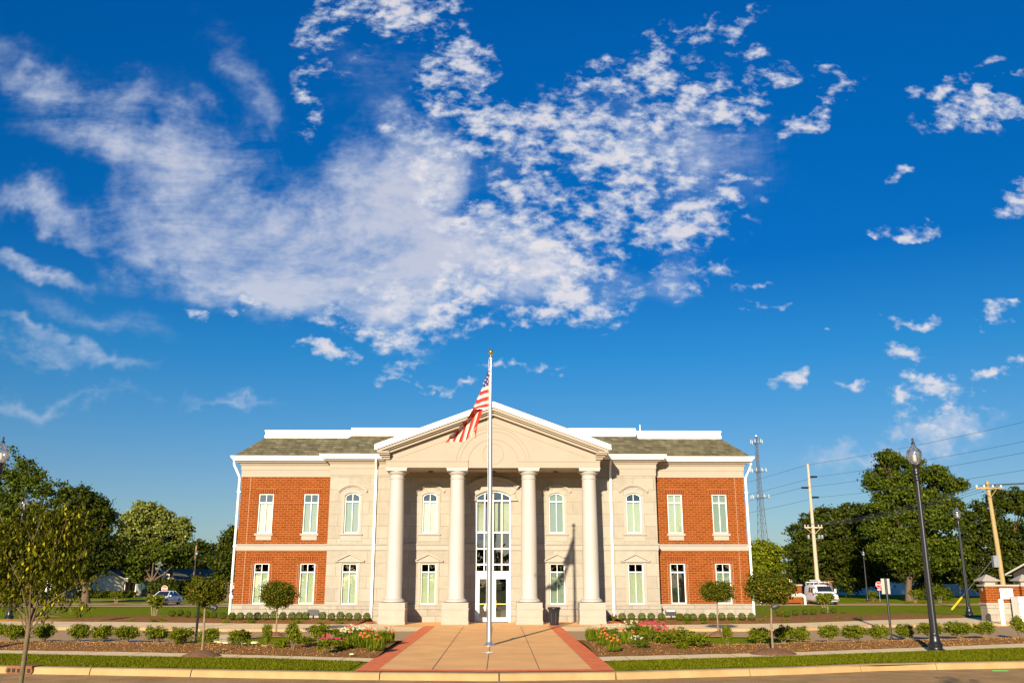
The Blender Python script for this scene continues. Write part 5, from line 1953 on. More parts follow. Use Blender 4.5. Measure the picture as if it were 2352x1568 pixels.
house('white gabled house showing above the fence under the big tree', (W(2095, 1366, 178).x, 182, -.8), R(-55), 12, 9, 3.6, 2.2, SIDING, ROOFG, .5, wins=((-2, 1.6, 1, 1.3), (2, 1.6, 1, 1.3)))
house('small tan shed between the gate pier and the van', (W(1858, 1366, 150).x, 152, -.8), R(5), 3.0, 4, 2.0, .6, mat('tan_wall', (.35, .24, .13), .9), ROOFG, .2)
house('grey-roofed house behind the brick enclosure at the right edge', (W(2352, 1366, 100).x + 11.0, 106, -.8), R(14), 12, 9, 3.4, 1.7, mat('shaded_wall', (.05, .045, .04), .9), ROOFG, .6, wins=((-3, .9, 1.4, 1.2),))  # wall colour darkened to paint in the shade under the trees
house('white house wall glimpsed beyond the left corner of the hall', (W(535, 1362, 150).x - .5, 158, -.8), R(20), 8, 7, 2.2, 1.5, SIDING, ROOFG, .5)
# board fence
fx0, fx1 = W(1790, 1366, 160).x, W(2150, 1366, 160).x
t = thing('fence', 'long white board fence in shade beneath the trees at right', 'fence', (fx0, 160, -.8))
n = int((fx1 - fx0) / 2.4)
for i in range(n):
    x = i * 2.4
    b = MB()
    for k in range(8):
        b.box(x + .06 + k * .285, x + .34 + k * .285, -.02 + (.006 if k % 2 else 0), .02, .05, 1.95)
    b.build('fence_panel', FENCEM, t)
    MB().box(x - .06, x + .06, -.07, .07, 0, 2.08).build('post', FENCEM, t)
fx0 = W(2170, 1366, 150).x
t = thing('fence', 'low bluish white fence stretch behind the yellow guy guard', 'fence', (fx0, 150, -.8))
for i in range(5):
    MB().box(i * 2.4 + .06, i * 2.4 + 2.34, -.02, .02, .05, 1.9).build('fence_panel', FENCEM, t)
    MB().box(i * 2.4 - .06, i * 2.4 + .06, -.07, .07, 0, 2.0).build('post', FENCEM, t)

# ------------------------------------------------------------------ trees
def tree(name, lab, cat, Y, base, lobes, lm, leaf, per, trunk_r, group=None, bark=None, depth=1.0, clump=None, fork=.35, nlimb=None):
    """lobes (x, y, r) measured in the photo, set out at distance Y with real depth"""
    bark = bark or BARK
    z0 = ground_z(Y)
    B = Vector((W(base, 1340, Y).x, Y, z0))
    t = thing(name, lab, cat, B, 0, group)
    s = Y / F_PX * 1.03
    L = []
    for l in lobes:
        x, y, r = l[:3]
        rz = l[3] if len(l) > 3 else r * .85
        c = W(x, y, Y) - B
        r, rz = r * .92, rz * .90
        L.append((c.x, rnd.uniform(-1, 1) * r * s * .9 * depth, c.z, r * s, r * s * 1.0, rz * s))
    clump = clump or leaf * 1.15
    n = int(per * len(L))
    pts, outs = crown_points(L, n, clump)
    ex = []
    for l in L:
        for _ in range(7):
            a, v = rnd.uniform(0, 6.28), rnd.uniform(-.35, 1)
            q = math.sqrt(max(1 - v * v, 0))
            k = rnd.uniform(1.0, 1.22)
            rr = l[3] * rnd.uniform(.13, .24)
            ex.append((l[0] + l[3] * k * q * math.cos(a), l[1] + l[4] * k * q * math.sin(a), l[2] + l[5] * k * v, rr * 1.2, rr, rr * .6))
    p2, o2 = crown_points(ex, int(n * .28), clump * .6, shell=.2)
    pts, outs = np.vstack([pts, p2]), np.vstack([outs, o2])
    me = leaves_mesh('crown', pts, leaf, lm, outs, .72)
    b = MB()
    zc = min(l[2] - l[5] for l in L)
    zf = max(zc * 1.0, .25 * max(l[2] for l in L))
    top = Vector((np.mean([l[0] for l in L]) * .3, 0, zf + .5 * trunk_r))
    b.tube([(0, 0, 0), (0, 0, top.z * .3), top * .65, top], [trunk_r * 1.5, trunk_r * 1.05, trunk_r * .95, trunk_r * .8], 10)
    for l in L:
        e = Vector(l[:3])
        m = top + (e - top) * .5 + Vector((0, 0, -.12 * (e - top).length))
        b.tube([top - Vector((0, 0, trunk_r)), m, e], [trunk_r * .5, trunk_r * .25, trunk_r * .06], 6)
        for q in range(3):
            e2 = e + Vector((rnd.uniform(-1, 1) * l[3], rnd.uniform(-1, 1) * l[4], rnd.uniform(-.3, .8) * l[5])) * .5
            b.tube([m + (e - m) * rnd.uniform(0, .8), e2], [trunk_r * .16, trunk_r * .03], 4)
    b.build('trunk', bark, t, True)
    link_mesh('crown', me, t)
    return t


FT = 'trees beyond the hall'
tree('broadleaf_tree', 'largest dark spreading tree at the left edge behind the sapling', 'tree', 136, 40, [(-40, 1190, 90), (30, 1125, 70), (22, 1070, 38, 40), (85, 1150, 70), (110, 1115, 36, 24), (5, 1230, 100), (80, 1240, 90), (130, 1200, 50), (-30, 1290, 100), (60, 1310, 85), (115, 1290, 60), (70, 1100, 36, 30)], L_TREE, .44, 2100, .5, FT)
tree('broadleaf_tree', 'dark tree right of the largest tree, its crown leaning over the porch house', 'tree', 112, 200, [(175, 1145, 36), (205, 1170, 40), (232, 1190, 22), (195, 1215, 50), (220, 1240, 36), (180, 1265, 50), (215, 1295, 40), (160, 1200, 40), (165, 1310, 40), (245, 1175, 12)], L_DARK, .38, 1700, .4, FT)
tree('broadleaf_tree', 'low black-green tree behind the shaded porch house', 'tree', 175, 262, [(255, 1250, 26), (280, 1275, 30), (245, 1290, 34), (285, 1305, 30), (225, 1310, 34), (300, 1250, 16), (190, 1320, 30)], L_DARK, .6, 1100, .4, FT)
tree('maple_tree', 'pale silvery green maple rising left of the white gabled house', 'tree', 150, 352, [(300, 1205, 30), (340, 1175, 24), (362, 1200, 30), (322, 1195, 26), (345, 1225, 34), (310, 1240, 32), (286, 1228, 18), (376, 1185, 12), (318, 1165, 10, 14), (383, 1218, 14), (350, 1250, 20)], L_PALE, .42, 1150, .42, FT)
tree('broadleaf_tree', 'mid green tree below the pale maple, in front of the brick house', 'tree', 146, 350, [(355, 1266, 22), (325, 1280, 24), (385, 1272, 22), (405, 1288, 14), (305, 1298, 20), (315, 1318, 16)], L_TREE, .42, 1100, .4, FT)
tree('maple_tree', 'slender pale yellow-green tree beside the silvery maple', 'tree', 152, 390, [(415, 1212, 18, 20), (424, 1230, 13), (405, 1238, 14), (398, 1255, 14), (420, 1200, 9, 10), (385, 1270, 16), (428, 1216, 9)], L_PALE, .40, 750, .25, FT)
tree('broadleaf_tree', 'rounded dark tree behind the brown pole and brick house', 'tree', 190, 450, [(450, 1262, 26), (425, 1275, 28), (475, 1272, 24), (440, 1290, 34), (480, 1295, 28), (400, 1290, 24), (455, 1310, 36), (495, 1310, 22)], L_DARK, .6, 1200, .5, FT)
tree('conifer_tree', 'pointed dark evergreen touching the left corner of the hall', 'tree', 120, 527, [(532, 1222, 9, 13), (530, 1240, 15, 14), (528, 1258, 20, 14), (524, 1276, 25, 15), (526, 1296, 28, 16), (522, 1318, 32, 18), (545, 1290, 24, 24)], L_DARK, .36, 1000, .3, FT)
tree('broadleaf_tree', 'small bushy green tree just beyond the right corner of the hall', 'tree', 122, 1752, [(1750, 1258, 20), (1770, 1268, 20), (1740, 1278, 24), (1772, 1290, 22), (1752, 1300, 28), (1730, 1300, 24), (1785, 1300, 12)], L_BUSH, .34, 1200, .3, FT)
tree('broadleaf_tree', 'wide dense dark green tree behind the van and pale pole', 'tree', 140, 1905, [(1862, 1200, 26), (1905, 1188, 30), (1945, 1185, 28), (1985, 1195, 26), (1842, 1232, 34), (1890, 1225, 42), (1940, 1225, 42), (1985, 1240, 40), (1828, 1270, 30), (1870, 1275, 46), (1925, 1280, 50), (1975, 1285, 46), (1835, 1310, 30), (1885, 1320, 40), (1950, 1325, 44), (2005, 1320, 36), (1965, 1172, 14, 12), (1815, 1265, 14)], L_DARK, .42, 1800, .5, FT)
tree('maple_tree', 'tallest tree on the right, its open layered crown behind the big street lamp', 'tree', 120, 2085, [(2032, 1055, 22, 18), (2060, 1062, 26, 18), (2098, 1068, 22, 16), (2110, 1092, 34, 20), (2150, 1095, 28, 18), (2178, 1115, 34, 18), (2040, 1088, 36, 22), (2075, 1110, 38, 24), (2014, 1110, 26, 18), (2040, 1135, 36, 22), (2090, 1145, 44, 26), (2140, 1140, 42, 24), (2165, 1160, 34, 20), (2012, 1165, 26, 20), (2055, 1185, 42, 26), (2110, 1195, 46, 28), (2155, 1200, 36, 24), (2015, 1215, 34, 26), (2065, 1235, 44, 28), (2120, 1245, 44, 28), (2165, 1250, 34, 26), (2030, 1265, 36, 28), (2085, 1285, 44, 28), (2145, 1290, 40, 26), (2185, 1280, 28, 24), (2200, 1110, 14, 9)], L_TREE, .36, 1900, .36, FT)
tree('broadleaf_tree', 'dark tree mass behind the yellowish utility pole at right', 'tree', 135, 2280, [(2225, 1190, 30), (2262, 1170, 32), (2300, 1150, 28), (2335, 1165, 34), (2370, 1150, 40), (2220, 1235, 36), (2265, 1225, 44), (2315, 1225, 48), (2365, 1220, 50), (2210, 1285, 36), (2250, 1290, 44), (2305, 1290, 48), (2360, 1290, 50), (2230, 1325, 36), (2290, 1330, 40), (2345, 1335, 40)], L_DARK, .42, 1700, .5, FT)
tree('broadleaf_tree', 'dark green tree filling in behind the tallest right-hand tree', 'tree', 170, 2050, [(2020, 1300, 36), (2075, 1310, 40), (2130, 1315, 40), (2180, 1310, 36), (2210, 1260, 30), (2160, 1340, 30), (2100, 1300, 40)], L_DARK, .55, 1300, .5, FT)
tree('broadleaf_tree', 'dark tree closing the view behind the cream house at far left', 'tree', 165, 80, [(150, 1300, 50), (90, 1300, 55), (30, 1300, 55), (-20, 1300, 55), (60, 1340, 40), (130, 1335, 36)], L_DARK, .6, 1300, .5, FT)
# far belt of trees along the skyline behind everything
mb_pts = []
for i in range(64):
    x = -260 + i * 8.3 + rnd.uniform(-2, 2)
    y = 300 + rnd.uniform(-15, 15)
    h = rnd.uniform(6, 9)
    mb_pts.append((x, y, h * .45 - .8, rnd.uniform(5, 7), 4, h * .55))
pts, outs = crown_points(mb_pts, 34000, 1.0)
for i in range(26):
    mb_pts.append((-105 + i * 8.3 + rnd.uniform(-2, 2), -66 + rnd.uniform(-5, 5), rnd.uniform(3, 4), rnd.uniform(4.5, 6), 4, rnd.uniform(3.5, 4.6)))
pts2, outs2 = crown_points(mb_pts[-26:], 16000, .8)
pts, outs = np.vstack([pts, pts2]), np.vstack([outs, outs2])
tag(link_mesh('far_tree_belt', leaves_mesh('far_tree_belt', pts, 1.1, L_DARK, outs, .8)), 'continuous dark belt of trees low on the skyline', 'trees', None, 'stuff')


# nursery trees near the camera
def sapling(lab, base, lobes, n, zt, trunk, fan, leaf=.058, group='young saplings on the near verge'):
    t = thing('sapling', lab, 'young tree', base, 0, group)
    b = MB()
    b.tube(trunk, [.030, .027, .024, .020][:len(trunk)], 10)
    pts, outs = [], []
    top = Vector(trunk[-1])
    for k, f in enumerate(fan):
        e = Vector(f)
        m = top + (e - top) * .45 + Vector((rnd.uniform(-.05, .05), rnd.uniform(-.05, .05), -.04))
        b.tube([top - Vector((0, 0, .1 + .03 * k % .2)), m, e], [.010, .006, .002], 6)
        for q in range(5):
            st = m + (e - m) * rnd.uniform(0, .9)
            e2 = st + Vector((rnd.uniform(-.22, .22), rnd.uniform(-.22, .22), rnd.uniform(.02, .28)))
            b.tube([st, e2], [.003, .001], 4)
            for j in range(9):
                p = st + (e2 - st) * rnd.uniform(.2, 1.05)
                pts.append(p + Vector((rnd.gauss(0, .03), rnd.gauss(0, .03), rnd.gauss(-.03, .03))))
    b.build('trunk', mat('sapling_bark', (.17, .11, .05), .85, col2=(.10, .07, .035), nscale=14), t, True)
    P, O = crown_points(lobes, n, .07, shell=.25)
    allp = np.vstack([P, np.array([tuple(p) for p in pts])])
    me = leaves_mesh('crown', allp, leaf, L_YOUNG, None, .42, .78)
    link_mesh('crown', me, t)
    return t


def sap(px, py, Y, base):
    v = W(px, py, Y) - base
    return v


Y0 = 10.1
bs = Vector((W(46, 1568, Y0).x - .0, Y0, 0))
def lb(px, py, r, rz=None, dy=0):
    c = sap(px, py, Y0, bs)
    s = .00505
    return (c.x, dy, c.z, r * s, r * s, (rz or r) * s)


tr = [(0, 0, -.012), (0.0, 0, .7), tuple(sap(66, 1440, Y0, bs)), tuple(sap(74, 1395, Y0, bs))]
fan = [tuple(sap(x, y, Y0, bs) + Vector((0, d, 0))) for x, y, d in ((20, 1180, -.2), (60, 1165, .1), (95, 1150, 0), (130, 1160, .2), (165, 1185, -.1), (-15, 1240, .1), (190, 1250, .1), (205, 1330, -.1), (-20, 1330, -.1), (160, 1300, .3), (40, 1260, -.3), (110, 1230, -.3), (190, 1400, .1), (-10, 1400, .2), (150, 1415, -.1))]
sapling('leafy young sapling in the left foreground with a thin pale trunk', bs,
        [lb(90, 1215, 62, 50), (lb(40, 1230, 50, 45, -.15)), lb(145, 1235, 48, 50, .1), lb(60, 1290, 70, 55, .1), lb(130, 1300, 55, 50, -.15), lb(10, 1290, 45, 60), lb(85, 1350, 60, 40, .1), lb(20, 1360, 40, 35), lb(165, 1190, 24, 26), lb(205, 1335, 12, 12), lb(178, 1395, 16, 12)],
        6400, 3, tr, fan)
b2 = Vector((7.55, 10.5, 0))
fan = [(rnd.uniform(-.8, .8), rnd.uniform(-.6, .6), rnd.uniform(2.3, 3.5)) for _ in range(16)]
sapling('sapling at the right edge, only its outermost leaves in view', b2, [(0, 0, 2.9, .75, .7, .65), (-.5, .1, 2.6, .62, .4, .4), (.4, -.1, 2.5, .5, .5, .4), (-.95, 0, 2.9, .30, .3, .3)], 5000, 3,
        [(0, 0, -.012), (0, 0, .8), (0, 0, 1.5), (0, 0, 1.9)], fan)


# round-headed street trees, each with a bark mound
def lollipop(lab, base_px, crown, n, mound, leaf, lm=None):
    p = G(*base_px, .0)
    s = p.y / F_PX * 1.02
    t = thing('round_headed_tree', lab, 'tree', (p.x, p.y, .02), 0, 'round-headed street trees')
    x0, x1, y0, y1 = crown
    c = W((x0 + x1) / 2, (y0 + y1) / 2, p.y) - Vector(t.location)
    rx, rz = (x1 - x0) / 2 * s, (y1 - y0) / 2 * s * .98
    L = [(c.x, 0, c.z, rx * .80, rx * .8, rz * .82)]
    for k in range(18):
        a = k * 2.4
        v = -.78 + 1.45 * k / 17
        q = math.sqrt(1 - v * v * .8)
        L.append((c.x + rx * .60 * q * math.cos(a), rx * .6 * q * math.sin(a), c.z + rz * .60 * v, rx * rnd.uniform(.30, .46), rx * .38, rz * rnd.uniform(.30, .42)))
    pts, outs = crown_points(L, n, leaf * 1.3, shell=.55)
    me = leaves_mesh('crown', pts, leaf, lm or L_LOLLI, outs, .6, .25)
    b = MB()
    b.tube([(0, 0, 0), (.0, 0, c.z * .4), (c.x, 0, c.z - rz * .6)], [.036, .03, .024], 10)
    for k in range(9):
        a = k * .7
        b.tube([(c.x, 0, c.z - rz * .9), (c.x + rx * .5 * math.cos(a), rx * .5 * math.sin(a), c.z + rz * rnd.uniform(-.3, .5))], [.014, .004], 5)
    b.build('trunk', BARK_L, t, True)
    link_mesh('crown', me, t)
    # mound
    mb = MB()
    R0 = mound * s
    prof = [(R0, -.02), (R0 * .93, .02), (R0 * .7, .075), (R0 * .4, .13), (R0 * .12, .16), (.001, .165)]
    n = 22
    vs = []
    for i, (r, z) in enumerate(prof):
        for k in range(n):
            w = 1 + .05 * math.sin(k * 2.7 + i)
            vs.append((r * w * math.cos(2 * math.pi * k / n), r * w * math.sin(2 * math.pi * k / n), z + .012 * math.sin(k * 3.1 + i * 1.7) * (i < 5)))
    fs = [(i * n + k, i * n + (k + 1) % n, (i + 1) * n + (k + 1) % n, (i + 1) * n + k) for i in range(5) for k in range(n)]
    mb.add(vs, fs)
    o = mb.build('bark_mound', mat('mound_bark', (.24, .115, .05), .95, col2=(.13, .06, .025), nscale=14, bump=(50, .03)), None, True, (p.x, p.y, .012))
    tag(o, kind='structure')
    return t


lollipop('round-headed young tree by the front pavement on the left', (463, 1507), (433, 514, 1318, 1392), 9000, 41, .075)
lollipop('round-headed young tree by the front pavement on the right', (1776, 1502), (1719, 1820, 1311, 1388), 10500, 50, .08)
lollipop('egg-shaped clipped tree in front of the left brick wing', (633.5, 1461), (602, 675, 1329, 1400), 9500, 17, .075)
lollipop('small umbrella-shaped tree in front of the right brick wing', (1650, 1459), (1611, 1682, 1330, 1384), 8000, 20, .08)


# ------------------------------------------------------------------ shrubs
def shrub_proto(w, h, n, leaf, lm, ragged=0.0, stems=True):
    t = thing('shrub', 'x', 'shrub')
    L = []
    for k in range(9):
        a = k * 2.4
        r = w * .30 * math.sqrt((k + .5) / 9) * 1.2
        L.append((r * math.cos(a), r * math.sin(a), h * rnd.uniform(.50, .66 + ragged * .2), w * rnd.uniform(.17, .25), w * .22, h * rnd.uniform(.26, .36)))
    pts, outs = crown_points(L, n, leaf * .9, shell=.5)
    pts[:, 2] = np.clip(pts[:, 2], .02, None)
    me = leaves_mesh('foliage', pts, leaf, lm, outs, .62)
    link_mesh('foliage', me, t)
    if stems:
        b = MB()
        for k in range(7):
            a = k * .95
            b.tube([(.03 * math.cos(a), .03 * math.sin(a), 0), (w * .25 * math.cos(a), w * .25 * math.sin(a), h * .6)], [.012, .005], 5)
        b.build('stems', BARK_L, t)
    return t


BUSH = [shrub_proto(.80, .58, 3600, .050, L_BUSH) for _ in range(4)]
WILD = [shrub_proto(.72, .62, 2200, .06, L_BUSH, .8) for _ in range(3)]
used = set()


def place(protos, i, p, rz, sc, lab, group, name=None, z=None):
    pr = protos[i % len(protos)]
    if z is not None:
        p = Vector((p.x, p.y, z))
    if pr.name not in used:
        used.add(pr.name)
        pr.location = p
        pr.rotation_euler = (0, 0, rz)
        pr.scale = sc
        pr['label'] = lab
        pr['group'] = group
        o = pr
    else:
        o = dup(pr, p, rz, lab, group, sc)
    return o


ORD = ['first', 'second', 'third', 'fourth', 'fifth', 'sixth', 'seventh', 'eighth', 'ninth', 'tenth', 'eleventh', 'twelfth', 'thirteenth', 'fourteenth', 'fifteenth', 'sixteenth', 'seventeenth', 'eighteenth', 'nineteenth', 'twentieth', 'twenty-first', 'twenty-second', 'twenty-third', 'twenty-fourth', 'twenty-fifth']
near_l = [(1, 1443, 1466, 26), (35, 1443, 1476, 46), (98, 1443, 1476, 50), (182, 1442, 1474, 52), (232, 1445, 1477, 50), (289, 1446, 1477, 51), (357, 1448, 1479, 52), (412, 1450, 1484, 52), (478, 1452, 1485, 46), (547, 1455, 1488, 46), (612, 1455, 1492, 22), (672, 1453, 1494, 36)]
near_r = [(1671, 1453, 1487, 26), (1743, 1450, 1482, 46), (1800, 1447, 1479, 44), (1838, 1447, 1479, 46), (1905, 1444, 1476, 45), (1962, 1444, 1476, 51), (2019, 1445, 1476, 45), (2080, 1441, 1471, 43), (2138, 1438, 1468, 54), (2204, 1436, 1467, 56), (2263, 1436, 1466, 48), (2344, 1434, 1466, 34)]
for side, lst in (('left', near_l), ('right', near_r)):
    for i, (x, yt, yb, w) in enumerate(lst):
        p = G(x, yb - 1, .05)
        s = p.y / F_PX
        sc = (w * s / .76, w * s / .76, (yb - yt) * s * 1.03 / .48)
        small = w < 40
        place(WILD if small else BUSH, i, p, rnd.uniform(0, 6), sc,
              'leafy green shrub, %s from the left in the near bed on the %s side' % (ORD[i], side), 'leafy shrubs lining the near beds', z=.05)
p = G(733, 1474, .05)
s = p.y / F_PX
place(BUSH, 1, p, 1.0, (46 * s / .8, 46 * s / .8, 1.05), 'rounded taller shrub just left of the daisies', 'leafy shrubs lining the near beds', z=.05)

# clipped box balls along the building
BALL = []
for k in range(4):
    pts, outs = ell_points((0, 0, .215), (.215, .215, .205), 2600, .86)
    bump = 1 + .07 * np.sin(outs[:, 0] * 5 + k) * np.cos(outs[:, 1] * 6 + k * 2) + .05 * np.sin(outs[:, 2] * 9)
    pts = (pts - np.array([0, 0, .215])) * bump[:, None] + np.array([0, 0, .215])
    outs = outs * 1.2
    BALL.append(leaves_mesh('box_ball', pts, .030, L_BOX, outs, .7))


def bed_z(x, y):
    if abs(x - AX) > 13.4:
        f0, f1 = f_far(x), max((f_fmul if x < 0 else f_fmulr)(x), f_far(x) + .3)
        if y > f1:
            return ground_z(y) - .02
    else:
        f0, f1 = f_far(x), 46.0 if abs(x - AX) < 8.2 else 46.8
    t = min(max((y - f0) / (f1 - f0), 0), 1)
    return .10 + .1 * t + .05 * math.sin(math.pi * t)


def ball(px, py, wpx, lab, group, k, hz=1.0):
    p = G(px, py, .13)
    s = p.y / F_PX * wpx / .43
    o = bpy.data.objects.new('box_shrub', BALL[k % 4])
    COL.objects.link(o)
    o.location = (p.x, p.y, bed_z(p.x, p.y))
    o.rotation_euler = (0, 0, k * 1.3)
    o.scale = (s, s, s * hz)
    tag(o, lab, 'box shrub', group)


lw = [514 + x / 4.713 for x in (85, 175, 272, 360, 448, 540, 635, 735, 812, 880, 1065, 1163, 1260, 1352, 1447, 1550)]
for i, x in enumerate(lw):
    ball(x, 1426 + (i > 10) * 1.5, 17.5, 'round clipped box shrub, %s from the left along the foot of the left wing' % ORD[i], 'box balls below the left half of the hall', i, 1.1 if i in (5, 12) else .95)
for i, (x, y) in enumerate([(890, 655), (1000, 645), (1100, 665), (1245, 672), (1350, 670), (1455, 675), (1580, 687), (1700, 692)]):
    ball(242 + x / 5.865, 1407 + (y - 625) * .171 + 7, 16, 'dark box shrub, %s from the left in the bed running out left of the hall' % ORD[i], 'box balls left of the hall', i, .85)
rw = [1331 + x / 4.037 for x in (398, 483, 580, 667, 762, 930, 1000, 1055, 1145, 1235, 1322, 1405, 1510, 1598)]
for i, x in enumerate(rw):
    ball(x, 1427.5 - (i > 8) * 1.0, 17, 'round clipped box shrub, %s from the porch along the right wing' % ORD[i], 'box balls below the right half of the hall', i, .95)
for i, (x, y) in enumerate([(465, 830), (545, 835), (637, 818), (747, 812), (838, 808), (955, 795), (1057, 792), (1162, 792)]):
    ball(1694 + x / 4.782, (2050 + y / 2.893) / 1.653 + 5, 14.5, 'dark box shrub, %s from the left in the bed running out right of the hall' % ORD[i], 'box balls right of the hall', i, .85)

# flat-topped topiaries on bare stems
def topiary(px, py, x0, x1, y0, y1, lab):
    p = G(px, py)
    s = p.y / F_PX * 1.01
    t = thing('topiary', lab, 'topiary', p, 0, 'flat-topped topiary shrubs')
    w, h = (x1 - x0) * s, (y1 - y0) * s
    zt = W((x0 + x1) / 2, y0, p.y).z - p.z
    L = []
    for k in range(14):
        a = k * 2.4
        r = w * .40 * math.sqrt((k + .5) / 14)
        L.append((r * math.cos(a), r * math.sin(a), zt - h * .32, w * .13, w * .13, h * .33))
    for k in range(5):
        L.append((w * .15 * math.cos(k * 1.3), w * .15 * math.sin(k * 1.3), zt - h * .7, w * .16, w * .16, h * .28))
    pts, outs = crown_points(L, 3000, .05, shell=.5)
    pts[:, 2] = np.minimum(pts[:, 2], zt + npr.uniform(-.04, .02, len(pts)))
    link_mesh('foliage', leaves_mesh('foliage', pts, .085, L_BUSH, outs, .65), t)
    b = MB()
    for k in range(6):
        a = k * 1.05
        b.tube([(.08 * math.cos(a), .08 * math.sin(a), 0), (w * .2 * math.cos(a), w * .2 * math.sin(a), zt - h * .7)], [.028, .018], 6)
    b.build('stems', BARK_L, t)
    return p


topiary(353, 1419, 333, 378, 1366, 1394, 'flat-topped topiary on bare stems in front of the white sedan')
topiary(1897, 1414, 1875, 1919, 1361, 1385, 'flat-topped topiary on bare stems in front of the white van')
ring = []
for (a, lab) in (((266, 1388, 254, 281, 1358.5, 1374), 'small flat-topped topiary far across the left lawn'),
                 ((2006, 1382, 1996, 2020, 1355, 1377), 'small flat-topped topiary right beside the distant lamp, right of the van'),
                 ((2103, 1386, 2088, 2121, 1353, 1372), 'small flat-topped topiary left of the tall right lamp, across the lawn'),
                 ((2160, 1386, 2144, 2174, 1353, 1371), 'small flat-topped topiary between the tall lamp and the yellow guard')):
    ring.append(topiary(*a, lab))
mb = MB()
for p in ring:
    mb.lathe([(1.3, .0), (.9, .06), (.3, .10), (.01, .11)], (p.x, p.y, p.z), 18)
tag(mb.build('mulch_rings', MULCH), kind='structure')


# hedges and bushes by the far houses
def hedge(lab, Y, lobes, lm=L_DARK):
    z0 = ground_z(Y)
    B = Vector((W(lobes[0][0], 1340, Y).x, Y, z0))
    t = thing('hedge', lab, 'hedge', B)
    L = []
    for (x, y, rx, ry) in lobes:
        c = W(x, y, Y) - B
        s = Y / F_PX
        L.append((c.x, rnd.uniform(-.5, .5), c.z, rx * s, rx * s * .7, ry * s))
    pts, outs = crown_points(L, 1500 * len(L), .3, shell=.6)
    pts[:, 2] = np.clip(pts[:, 2], 0, None)
    link_mesh('foliage', leaves_mesh('foliage', pts, .32, lm, outs, .7), t)


hedge('dark hedge in front of the brick house left of the hall', 140, [(360, 1350, 16, 14), (380, 1348, 18, 16), (405, 1356, 16, 12)])
hedge('rounded dark bush behind the left round-headed tree', 138, [(430, 1348, 16, 14), (450, 1352, 14, 12)])
hedge('broad green bush in front of the white fence at right', 125, [(2120, 1358, 18, 16), (2140, 1352, 20, 18), (2160, 1362, 16, 12)], L_TREE)
hedge('low hedge at the foot of the porch house', 140, [(200, 1364, 24, 7), (240, 1365, 24, 6), (285, 1365, 22, 6)])


# ------------------------------------------------------------------ flowers
def flower_plant(px, py, w, h, kind, lab, dens=1.0):
    p = G(px, py, .06)
    s = p.y / F_PX
    W_, H_ = w * s * (1.18 if w > 18 else 1.25), h * s * 1.08
    names = {'lily': 'daylily_plant', 'daisy': 'daisy_plant', 'pink': 'coneflower_plant', 'green': 'leafy_plant', 'tuft': 'grass_tuft', 'rose': 'rose_plant'}
    t = thing(names[kind], lab, 'flowers' if kind not in ('green', 'tuft') else 'plant', (p.x, p.y, .06 if abs(p.x - AX) < 14 else .04), 0, 'flowering plants in the beds')
    n = int(1700 * dens)
    if kind in ('lily', 'tuft'):
        n = int(900 * dens)
        a = npr.uniform(0, 2 * math.pi, n)
        r = np.sqrt(npr.uniform(0, 1, n)) * W_ * .46
        hh = npr.uniform(.25, .75, n) * H_
        cen = np.stack([r * np.cos(a), r * np.sin(a), hh * .7], 1)
        me = leaves_mesh('foliage', cen, np.maximum(hh, .08), L_BLADE, None, .085, .85)
    else:
        L = [(W_ * .28 * math.cos(k * 2.4), W_ * .28 * math.sin(k * 2.4), H_ * rnd.uniform(.35, .58), W_ * .22, W_ * .22, H_ * .28) for k in range(7)]
        pts, outs = crown_points(L, n, .03, shell=.4)
        pts[:, 2] = np.clip(pts[:, 2], .02, None)
        me = leaves_mesh('foliage', pts, .055, L_BUSH if kind != 'daisy' else L_BOX, outs, .45)
    link_mesh('foliage', me, t)
    if kind in ('green', 'tuft'):
        return
    b = MB()
    nb = 4 + int({'lily': 5, 'daisy': 12, 'pink': 24, 'rose': 9}[kind] * dens * max(w / 60., .4))
    for k in range(nb):
        a, r = rnd.uniform(0, 6.28), math.sqrt(rnd.random()) * W_ * .48
        z = H_ * (rnd.uniform(.72, 1.0) if kind != 'lily' else rnd.uniform(.6, 1.0))
        x, y = r * math.cos(a), r * math.sin(a)
        q = {'lily': .046, 'daisy': .032, 'pink': .034, 'rose': .045}[kind] * rnd.uniform(.8, 1.2)
        nn = 7
        tilt = rnd.uniform(-.5, .5)
        ring = []
        for j in range(nn * 2):
            rr = q if j % 2 == 0 else q * .55
            aa = math.pi * j / nn
            ring.append((x + rr * math.cos(aa), y - .4 * rr * math.sin(aa) - .01 + tilt * .01, z + rr * math.sin(aa) * .85 + (0 if kind != 'lily' else .01 * (j % 2))))
        b.add(ring + [(x, y - .025 if kind == 'lily' else y - .012, z)], [(j, (j + 1) % (nn * 2), nn * 2) for j in range(nn * 2)])
        b.tube([(x * .6, y * .6, 0), (x, y, z)], .003, 3, 1)
    b.build('blooms', [{'lily': P_ORANGE, 'daisy': P_WHITE, 'pink': P_PINK, 'rose': P_RED}[kind], L_BLADE], t)


